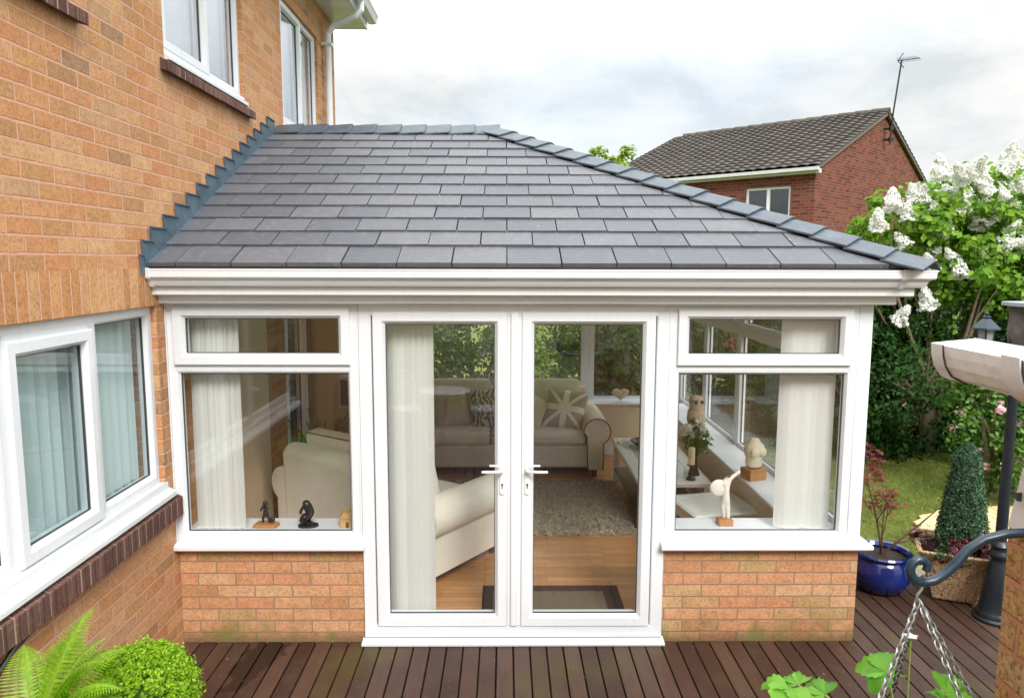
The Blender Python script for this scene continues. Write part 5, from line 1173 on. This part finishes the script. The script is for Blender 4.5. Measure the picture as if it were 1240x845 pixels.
pl = thing('strawberry_plant', 'bright green strawberry plant with large toothed leaves in the hanging basket', 'plant', (bc.x, bc.y, BZ))
m = MB(); st = MB(); rnd = random.Random(8)
spots = [(-0.205, 0.0, 1.625, 0.055, -2.4), (-0.17, 0.05, 1.60, 0.045, 1.8), (-0.02, 0.05, 1.622, 0.058, 2.6), (0.03, -0.03, 1.632, 0.062, 0.2), (0.06, 0.02, 1.60, 0.058, -0.5), (-0.055, -0.05, 1.60, 0.05, -2.0), (0.0, -0.10, 1.575, 0.06, -1.5), (0.09, -0.06, 1.56, 0.055, -1.0), (-0.12, -0.08, 1.55, 0.055, -2.2), (0.10, 0.08, 1.55, 0.05, 0.9), (-0.10, 0.10, 1.55, 0.055, 2.1), (0.02, 0.12, 1.57, 0.05, 1.4), (-0.22, -0.06, 1.55, 0.05, 3.1), (0.14, 0.0, 1.55, 0.045, 0.0)]
for (dx, dy, z, s, a) in spots:
    c = Vector((bc.x+dx, bc.y+dy, z)); d = Vector((math.cos(a), math.sin(a), -0.05)); toothed_leaf(m, c, d, Vector((rnd.uniform(-.25, .25), -0.35+rnd.uniform(-.2, .2), 1)).normalized(), s*0.88)
    b = Vector((bc.x+dx*0.3, bc.y+dy*0.3, BZ-0.01)); st.tube([b, (b+c)/2+Vector((0, 0, 0.02)), c], 0.0018, 6)
m.build('foliage', M['basket_leaf'], pl, recalc=False, smooth=True); st.tube([(bc.x, bc.y, BZ-0.01), (2.602, HY_, 1.60), (2.6, HY_, 1.708)], 0.0013, 6); st.build('stalks', simple('stalk', (0.20, 0.30, 0.05), 0.6), pl)
m = MB()
for k in range(5):
    a = 2*PI*k/5; c = Vector((2.600, HY_, 1.712)); d = Vector((math.cos(a), math.sin(a), 0.15)); w = Vector((-math.sin(a), math.cos(a), 0)); m.add([c, c+d*0.006+w*0.005, c+d*0.012, c+d*0.006-w*0.005], [(0, 1, 2, 3)])
m.ball((2.600, HY_, 1.7125), 0.003, 8); m.build('flower', M['blossom'], pl, recalc=False)

# ------------------------------------------------------------------ shrubs, lilac, trees
def shrub(name, label, cat, loc, blobs, n, size, mat, seed, nclump=160, stems=6, spread=0.2, core=None, group=None, zmin=None, aspect=0.6, shell=0.72):
    t = thing(name, label, cat, loc, group=group); P, N_ = crown(blobs, n, seed, nclump, spread, shell, zmin)
    leaf_mesh('foliage', P, N_, size, mat, t, aspect, seed)
    rnd = random.Random(seed); m = MB()
    for k in range(stems):
        b = blobs[k % len(blobs)]; a = rnd.uniform(0, 6.28); p0 = Vector(loc)+Vector((0.12*math.cos(a), 0.12*math.sin(a), -0.03)); p3 = Vector((b[0]+rnd.uniform(-.5, .5)*b[3], b[1]+rnd.uniform(-.5, .5)*b[4], b[2]+0.3*b[5]))
        p1 = p0.lerp(p3, .35)+Vector((0, 0, 0.15*(p3-p0).length)); p2 = p0.lerp(p3, .7)+Vector((0, 0, 0.08)); m.tube([p0, p1, p2, p3], [0.035, 0.028, 0.018, 0.006], 7)
    m.build('stems', M['bark'], t)
    return t
# dark evergreens right of the garden room
shrub('laurel_bush', 'broad dark green laurel bush behind the lawn right of the garden room', 'bush', (6.6, 5.0, -0.05), [(6.0, 4.7, 0.75, 0.85, 0.8, 0.85), (7.0, 4.6, 0.72, 0.85, 0.75, 0.85), (6.4, 5.2, 1.5, 0.9, 0.8, 0.75), (5.5, 5.4, 1.2, 0.7, 0.7, 1.0)], 42000, 0.06, M['hedge_leaf'], 41, 480, core=1, spread=0.18)
shrub('conifer_hedge', 'tall shadowy conifer hedge closing the garden behind the laurel bush', 'hedge', (7.6, 6.8, -0.05), [(5.4, 7.0, 1.1, 0.9, 0.7, 1.35), (6.6, 7.1, 1.2, 0.9, 0.7, 1.4), (7.8, 7.0, 1.2, 0.9, 0.7, 1.4), (9.0, 6.8, 1.1, 0.9, 0.8, 1.3), (10.2, 6.4, 1.1, 0.9, 0.8, 1.3), (11.4, 6.0, 1.2, 0.9, 0.8, 1.4)], 42000, 0.085, M['dark_leaf'], 42, 520, core=1, spread=0.22, stems=12)
shrub('holly_bush', 'dark holly bush below the lilac at the right edge', 'bush', (8.2, 4.6, -0.05), [(8.0, 4.3, 0.7, 0.6, 0.6, 0.8), (8.9, 4.5, 0.8, 0.7, 0.7, 0.95), (9.8, 4.4, 0.9, 0.8, 0.7, 1.0)], 20000, 0.06, M['dark_leaf'], 43, 240, spread=0.2)
t = shrub('weigela_bush', 'light green bush with small pink flowers behind the topiary cone', 'bush', (6.95, 2.9, -0.05), [(6.75, 2.9, 0.62, 0.36, 0.35, 0.62), (7.05, 2.95, 0.85, 0.34, 0.32, 0.5), (6.6, 3.0, 1.05, 0.22, 0.2, 0.3), (7.2, 2.7, 0.4, 0.35, 0.3, 0.4)], 5200, 0.055, M['mid_leaf'], 44, 120, spread=0.28)
P, N_ = crown([(6.72, 2.75, 0.75, 0.36, 0.3, 0.48), (6.95, 2.8, 1.0, 0.3, 0.25, 0.28)], 900, 45, 26, 0.10, 0.95); leaf_mesh('flowers', P, N_, 0.032, M['pink_blossom'], t, 0.85, 7)

# lilac
t = thing('lilac_bush', 'large lilac bush with white flower panicles on fanning stems at the right', 'lilac', (7.25, 4.75, -0.05))
m = MB(); rnd = random.Random(77); base = Vector((7.25, 4.75, 0.55)); lb = []
m.tube([(7.25, 4.75, -0.05), (7.22, 4.75, 0.3), base], [0.10, 0.085, 0.075], 10)
for k in range(30):
    a = rnd.uniform(0, 2*PI); sp = rnd.uniform(0.35, 1.5); top_ = Vector((7.35+sp*1.05*math.cos(a)*1.15, 4.85+sp*0.75*math.sin(a), rnd.uniform(2.0, 3.0)))
    b = base+Vector((rnd.uniform(-.12, .12), rnd.uniform(-.1, .1), rnd.uniform(-.3, .2))); mid = b.lerp(top_, 0.45)+Vector(((top_.x-b.x)*0.10, (top_.y-b.y)*0.1, -0.05))
    r = rnd.uniform(0.018, 0.034); m.tube([b, b.lerp(mid, .5), mid, mid.lerp(top_, .5)+Vector((rnd.gauss(0, .04), rnd.gauss(0, .04), 0)), top_], [r, r*.85, r*.7, r*.5, r*.2], 7)
for (dx, z) in ((-1.5, 1.75), (-1.3, 2.05), (-1.0, 2.0), (-0.62, 2.2), (-1.65, 1.45)):
    top_ = Vector((7.2+dx, 4.45, z)); m.tube([base+Vector((-.05, -.08, 0)), base.lerp(top_, .35)+Vector((0, 0, -.02)), base.lerp(top_, .7), top_], [0.026, 0.022, 0.016, 0.008], 7)
m.build('stems', M['bark'], t)
LB = [(6.80, 4.75, 2.70, 0.55, 0.55, 0.40), (7.35, 4.7, 2.75, 0.65, 0.6, 0.52), (8.0, 4.8, 2.85, 0.7, 0.6, 0.60), (8.6, 4.8, 2.7, 0.6, 0.6, 0.6), (7.6, 4.6, 2.25, 0.8, 0.6, 0.42), (6.45, 4.7, 2.15, 0.35, 0.4, 0.25), (8.3, 4.4, 2.1, 0.7, 0.5, 0.5)]
P, N_ = crown(LB, 15000, 51, 420, 0.20, 0.55); leaf_mesh('foliage', P, N_, 0.085, M['lilac_leaf'], t, 0.72, 8)
P, N_ = crown([(7.3, 5.0, 1.75, 1.2, 0.5, 0.55), (8.5, 4.9, 1.6, 0.9, 0.5, 0.6), (6.2, 4.9, 1.7, 0.5, 0.4, 0.4)], 5200, 52, 170, 0.22, 0.5); leaf_mesh('foliage', P, N_, 0.08, M['mid_leaf'], t, 0.7, 9)
def panicle(seed, parent):
    rng = np.random.default_rng(seed); n = 620; h = rng.random(n)**1.25; a = rng.uniform(0, 2*PI, n); r = (0.052*(1-h)**0.75+0.008)*(0.72+0.45*rng.random(n))*(1+0.25*np.sin(a*3+h*9))
    P = np.stack([r*np.cos(a), r*np.sin(a), h*0.165], 1); N_ = np.stack([np.cos(a), np.sin(a), np.full(n, .4)], 1)
    return leaf_mesh('flower_panicle', P, N_, 0.021, M['blossom'], parent, 0.9, seed)
LOCAL[t.name] = Vector((7.25, 4.75, -0.05))
protos = []
class _P: pass
dummy = Vector()
for s in range(4):
    LOCAL['__'] = Vector(); 
    o = panicle(60+s, None); o.parent = t; protos.append(o)
rng = np.random.default_rng(88); cnt = 0; placed = []


tries = 0
k = 0
def lay(loc, s, sc_):
    global cnt
    o = protos[cnt] if cnt < 4 else protos[cnt % 4].copy()
    if cnt >= 4: col.objects.link(o); o.parent = t
    o.location = Vector(loc)-Vector((7.25, 4.75, -0.05)); o.rotation_euler = (rng.normal(0, .5), rng.normal(0, .5), rng.uniform(0, 6.28)); o.scale = (sc_,)*3; cnt += 1
PANICLES = [(6.96, 4.22, 2.6), (7.42, 4.31, 2.7), (7.37, 4.26, 2.34), (7.06, 4.33, 3.04), (6.4, 4.3, 2.89), (6.58, 4.3, 2.76), (6.58, 4.3, 2.46), (6.83, 4.4, 2.76), (6.85, 4.23, 2.19), (7.46, 4.22, 3.05), (7.87, 4.45, 2.88), (7.63, 4.29, 3.29), (7.88, 4.4, 3.11), (7.19, 4.29, 3.22), (7.43, 4.34, 3.17), (6.87, 4.2, 3.23), (7.17, 4.34, 2.87), (6.24, 4.3, 2.66), (7.59, 4.31, 2.76), (7.98, 4.37, 2.4), (7.73, 4.35, 3.39), (7.22, 4.17, 3.32), (6.78, 4.38, 2.97), (7.85, 4.33, 2.64), (7.59, 4.24, 2.49), (7.12, 4.16, 2.12), (6.53, 4.3, 1.59), (6.88, 4.29, 1.75)]
for c in PANICLES: lay(c, 0, rng.uniform(1.2, 1.75))
while cnt < 66:
    b = LB[rng.integers(0, 5)]; d = rng.normal(0, 1, 3); d[2] = abs(d[2])*0.9+0.15; d[1] = -abs(d[1]) if rng.random() < .6 else d[1]; d /= np.linalg.norm(d)
    lay((b[0]+d[0]*b[3]*1.03, b[1]+d[1]*b[4]*1.03, b[2]+d[2]*b[5]*1.05), 0, rng.uniform(0.8, 1.2))

# shrubs and trees behind the garden room
GB = 'evergreens behind the garden room'
shrub('yew_tree', 'dark yew behind the sofa seen through the left door glass', 'tree', (1.4, 7.0, -0.05), [(0.6, 7.0, 1.2, 0.9, 0.7, 1.3), (1.6, 7.1, 1.3, 0.9, 0.7, 1.4), (2.5, 7.2, 1.2, 0.8, 0.7, 1.35)], 24000, 0.07, M['dark_leaf'], 46, 320, spread=0.2)
shrub('bay_tree', 'leafy green bay tree behind the back window mullion', 'tree', (3.7, 6.6, -0.05), [(3.3, 6.7, 1.1, 0.7, 0.6, 1.1), (4.2, 6.8, 1.3, 0.8, 0.6, 1.3), (3.8, 6.4, 0.7, 0.7, 0.5, 0.7)], 17000, 0.07, M['hedge_leaf'], 47, 240, spread=0.2)
shrub('golden_shrub', 'yellow green shrub seen through the left door above the sofa', 'bush', (2.25, 5.9, -0.05), [(2.35, 5.9, 0.85, 0.22, 0.25, 0.75), (2.15, 5.9, 0.4, 0.28, 0.25, 0.4)], 1500, 0.055, M['yellow_leaf'], 48, 50, spread=0.3)
shrub('ivy_screen', 'dark ivy covered screen behind the back left corner blind', 'hedge', (-0.6, 6.2, -0.05), [(-0.6, 6.3, 1.1, 0.8, 0.5, 1.2), (-1.8, 6.3, 1.1, 0.8, 0.5, 1.2)], 12000, 0.08, M['hedge_leaf'], 49, 160, spread=0.22)
def tree(name, label, loc, h, blobs, n, size, mat, seed, r=0.14):
    t = thing(name, label, 'tree', loc); m = MB(); L0 = Vector(loc)
    m.tube([L0, L0+Vector((.05, 0, h*.3)), L0+Vector((-.04, .05, h*.6)), L0+Vector((0, 0, h*.92))], [r, r*.8, r*.5, r*.12], 10)
    rnd = random.Random(seed)
    for b in blobs:
        c = Vector(b[:3]); s_ = L0+Vector((0, 0, h*rnd.uniform(.3, .6))); m.tube([s_, s_.lerp(c, .5)+Vector((0, 0, .1)), c], [r*.4, r*.25, r*.06], 7)
    m.build('trunk', M['bark'], t); P, N_ = crown(blobs, n, seed, max(60, n//70), 0.22, 0.6); leaf_mesh('crown', P, N_, size, mat, t, .65, seed); return t
tree('ash_tree', 'small light green tree top showing above the hip of the slate roof', (3.55, 8.6, -0.05), 4.3, [(3.6, 8.6, 3.5, .58, .5, .50), (3.86, 8.6, 3.86, .30, .4, .34), (3.42, 8.7, 3.84, .34, .3, .36), (3.2, 8.6, 3.5, .3, .3, .35)], 4200, 0.075, M['yellow_leaf'], 61)
tree('far_tree', 'pale distant tree crown behind the lilac at the right edge', (24.5, 17, -0.05), 7.5, [(24.5, 17, 5.6, 1.6, 1.6, 1.3), (25.8, 17, 6.3, 1.3, 1.3, 1.1), (23.2, 17, 4.8, 1.2, 1.2, 0.9), (26.8, 17, 5.4, 1.4, 1.2, 1.3)], 9000, 0.16, M['hedge_leaf'], 62, 0.22)

# ------------------------------------------------------------------ neighbour's house
NX, NY = 9.42, 13.80; NA = 2.367     # long wall runs along local +x
t = thing('neighbour_house', 'red brick house with brown tiled gable roof behind the hipped roof', 'house', (NX, NY, -0.05), NA, local=True)
# local x: along long wall (away to the left), local y: towards the camera side is negative... gable runs along local -y
GW, GL, EZ, RZ = 9.34, 6.60, 4.595, 6.50
holes = [(0.60, 1.78, 3.22, 4.19), (3.6, 5.0, 3.22, 4.19)]
def NL(a, b, d): return (a, d, b)
m = MB()
def cells(x0, x1, z0, z1, hs):
    xs = sorted({x0, x1, *[h[i] for h in hs for i in (0, 1)]}); zs = sorted({z0, z1, *[h[i] for h in hs for i in (2, 3)]})
    for i in range(len(xs)-1):
        for j in range(len(zs)-1):
            cx, cz = (xs[i]+xs[i+1])/2, (zs[j]+zs[j+1])/2
            if not any(h[0] < cx < h[1] and h[2] < cz < h[3] for h in hs): yield xs[i], xs[i+1], zs[j], zs[j+1]
for x0, x1, z0, z1 in cells(0.25, GL, 0, EZ, holes): m.box(x0, x1, -0.25, 0, z0, z1)
m.box(0.25, GL, -GW, -GW+0.25, 0, EZ)
Tg = lambda a, b, d: (d, a, b)
for d0 in (0, GL): m.prism([(0, 0), (-GW, 0), (-GW, EZ), (-GW/2, RZ-0.05), (0, EZ)], Tg, d0, d0+0.249)
def nbrick():
    g = G('neighbour_brick'); o = g.obj(); s = g.n('ShaderNodeSeparateXYZ', {0: o}); u = g.math('ADD', s.outputs[0], s.outputs[1])
    bt = g.n('ShaderNodeTexBrick', {'Vector': g.n('ShaderNodeCombineXYZ', {0: u, 1: s.outputs[2]}).outputs[0], 'Color1': (0, 0, 0, 1), 'Color2': (1, 1, 1, 1), 'Mortar': (.5, .5, .5, 1), 'Scale': 1, 'Mortar Size': 0.006, 'Brick Width': 0.225, 'Row Height': 0.075})
    c = g.ramp(bt.outputs['Color'], [(0, (0.075, 0.026, 0.022)), (0.45, (0.145, 0.042, 0.030)), (0.8, (0.19, 0.058, 0.040)), (1, (0.13, 0.058, 0.045))])
    c = g.mix(g.ramp(g.noise(o, 1.2, 5), [(0.4, (0, 0, 0)), (0.7, (0.3,)*3)]), c, (0.21, 0.085, 0.06)); c = g.mix(bt.outputs['Fac'], c, (0.20, 0.12, 0.09))
    g.bsdf(c, 0.9, g.bump(g.noise(o, 40, 4), 0.4, 0.01), **{'Specular IOR Level': 0.2}); return g.m
nb = m.build('wall', nbrick(), t)
def tiles():
    g = G('roof_tile'); o = g.obj(); n1 = g.noise(o, 1.1, 6, 0.65); n2 = g.noise(o, 9, 5, 0.7)
    c = g.ramp(n2, [(0.3, (0.040, 0.033, 0.030)), (0.55, (0.072, 0.061, 0.056)), (0.75, (0.12, 0.107, 0.097))])
    c = g.mix(g.ramp(n1, [(0.45, (0, 0, 0)), (0.7, (0.45,)*3)]), c, (0.13, 0.12, 0.08)); g.bsdf(c, 0.9); return g.m
tm = tiles()
def tile_slope(sg):
    m = MB(); SLn = math.hypot(GW/2+0.15, RZ-EZ+0.06); rows = 20; cols = 25*8; L0_, L1_ = -0.12, GL+0.17
    ex = 0.15; vs = []; idx = 0
    for r in range(rows):
        for e, (sv, lift) in enumerate(((r/rows, 0.055), ((r+1.05)/rows, 0.012))):
            for c in range(cols+1):
                x = L0_+(L1_-L0_)*c/cols; ph = (c % 8)/8
                wv = 0.028*(abs(math.sin(PI*ph)))
                y = ex-sv*(GW/2+ex); z = EZ-0.03+sv*(RZ-EZ+0.06)+lift+wv
                y = y if sg > 0 else -GW-y
                vs.append((x, y, z))
    fs = []
    W_ = cols+1
    for r in range(rows):
        b = r*2*W_
        for c in range(cols): fs.append((b+c, b+c+1, b+W_+c+1, b+W_+c))
        if r:
            p = (r*2-1)*W_
            for c in range(cols): fs.append((b+c, b+c+1, p+c+1, p+c))
    m.add(vs, fs); o = m.build('roof_slope', tm, t, recalc=False); s = o.modifiers.new('solid', 'SOLIDIFY'); s.thickness = 0.02; s.offset = -1
tile_slope(1); tile_slope(-1)
m = MB()
for i in range(14): m.tube([(-0.12+i*0.47, -GW/2, RZ+0.03), (-0.12+i*0.47+0.46, -GW/2, RZ+0.05)], 0.11, 10)
m.build('ridge_tiles', tm, t, smooth=True)
m = MB()
for d0 in (-0.10, GL+0.06):
    m.prism([(0.15, EZ-0.10), (0.15, EZ+0.0), (-GW/2, RZ+0.03), (-GW-0.15, EZ+0.0), (-GW-0.15, EZ-0.10), (-GW/2, RZ-0.07)], Tg, d0, d0+0.07)
m.build('verge', simple('verge_mortar', (0.13, 0.11, 0.095), 0.9, 0.2, 20), t)
m = MB(); m.box(-0.14, GL+0.16, 0.002, 0.14, EZ-0.16, EZ-0.06); m.box(-0.14, GL+0.16, 0.1405, 0.25, EZ-0.10, EZ-0.02); m.build('gutter', simple('aged_white', (0.56, 0.565, 0.56), 0.5), t)
for (x0, x1, z0, z1) in holes:
    TN = lambda a, b, d: (a, d-0.05, b)
    m = MB(); m.ring(TN, x0, x1, z0, z1, [(0, -0.06), (0, 0), (0.06, 0), (0.06, -0.06)]); m.tbox(TN, (x0+x1)/2-0.04, (x0+x1)/2+0.04, z0+0.06, z1-0.06, -0.05, -0.001); w = m.build('window', M['white_upvc'], t)
    for (p, q) in ((x0+0.06, (x0+x1)/2-0.04), ((x0+x1)/2+0.04, x1-0.06)):
        m = MB(); m.tbox(TN, p, q, z0+0.06, z1-0.06, -0.045, -0.02); m.build('pane', M['house_glass'], w)
m = MB(); m.box(0.3, GL-0.1, -3, -2.9, 0, EZ-0.1); m.box(0.3, GL-.1, -3, -0.3, 3.0, 3.02); m.build('room_lining', simple('far_room', (0.16, 0.13, 0.09), 0.9), t)
# aerial
ca, sa = math.cos(NA), math.sin(NA)
def nw(a, b): return (NX+a*ca-b*sa, NY+a*sa+b*ca)
ax_, ay_ = nw(-0.20, -GW/2+0.02)
t = thing('tv_aerial', 'thin television aerial on a leaning pole at the gable peak of the red house', 'aerial', (ax_, ay_, 6.0))
m = MB(); m.tube([(ax_-0.02, ay_, 5.55), (ax_+0.02, ay_, 6.4), (ax_+0.17, ay_, 7.86)], 0.024, 8); m.build('pole', M['black_metal'], t)
m = MB(); tx = ax_+0.165; m.tube([(tx-0.12, ay_, 7.83), (tx+0.56, ay_+.1, 7.94)], 0.014, 6)
for k in range(9):
    s = k/8; c = Vector((tx-0.05+0.56*s, ay_+.1*s, 7.845+0.09*s)); m.tube([c+Vector((0.06, -0.12, -0.10))*0.8, c-Vector((0.06, -0.12, -0.10))*0.8], 0.006, 5)
m.tube([(tx-0.10, ay_, 7.83), (tx+0.04, ay_, 8.04)], 0.012, 5); m.tube([(tx-0.10, ay_, 7.83), (tx+0.08, ay_, 7.64)], 0.012, 5); m.build('yagi', M['black_metal'], t)
for z in (5.70, 6.0):
    m = MB()
    e = nw(0.0, -GW/2+0.02); m.tube([(ax_-0.01, ay_, z), (e[0], e[1], z)], 0.03, 6); m.box(ax_-0.05, ax_+0.05, ay_-0.05, ay_+0.05, z-0.05, z+0.05); m.build('wall_bracket', M['black_metal'], t)
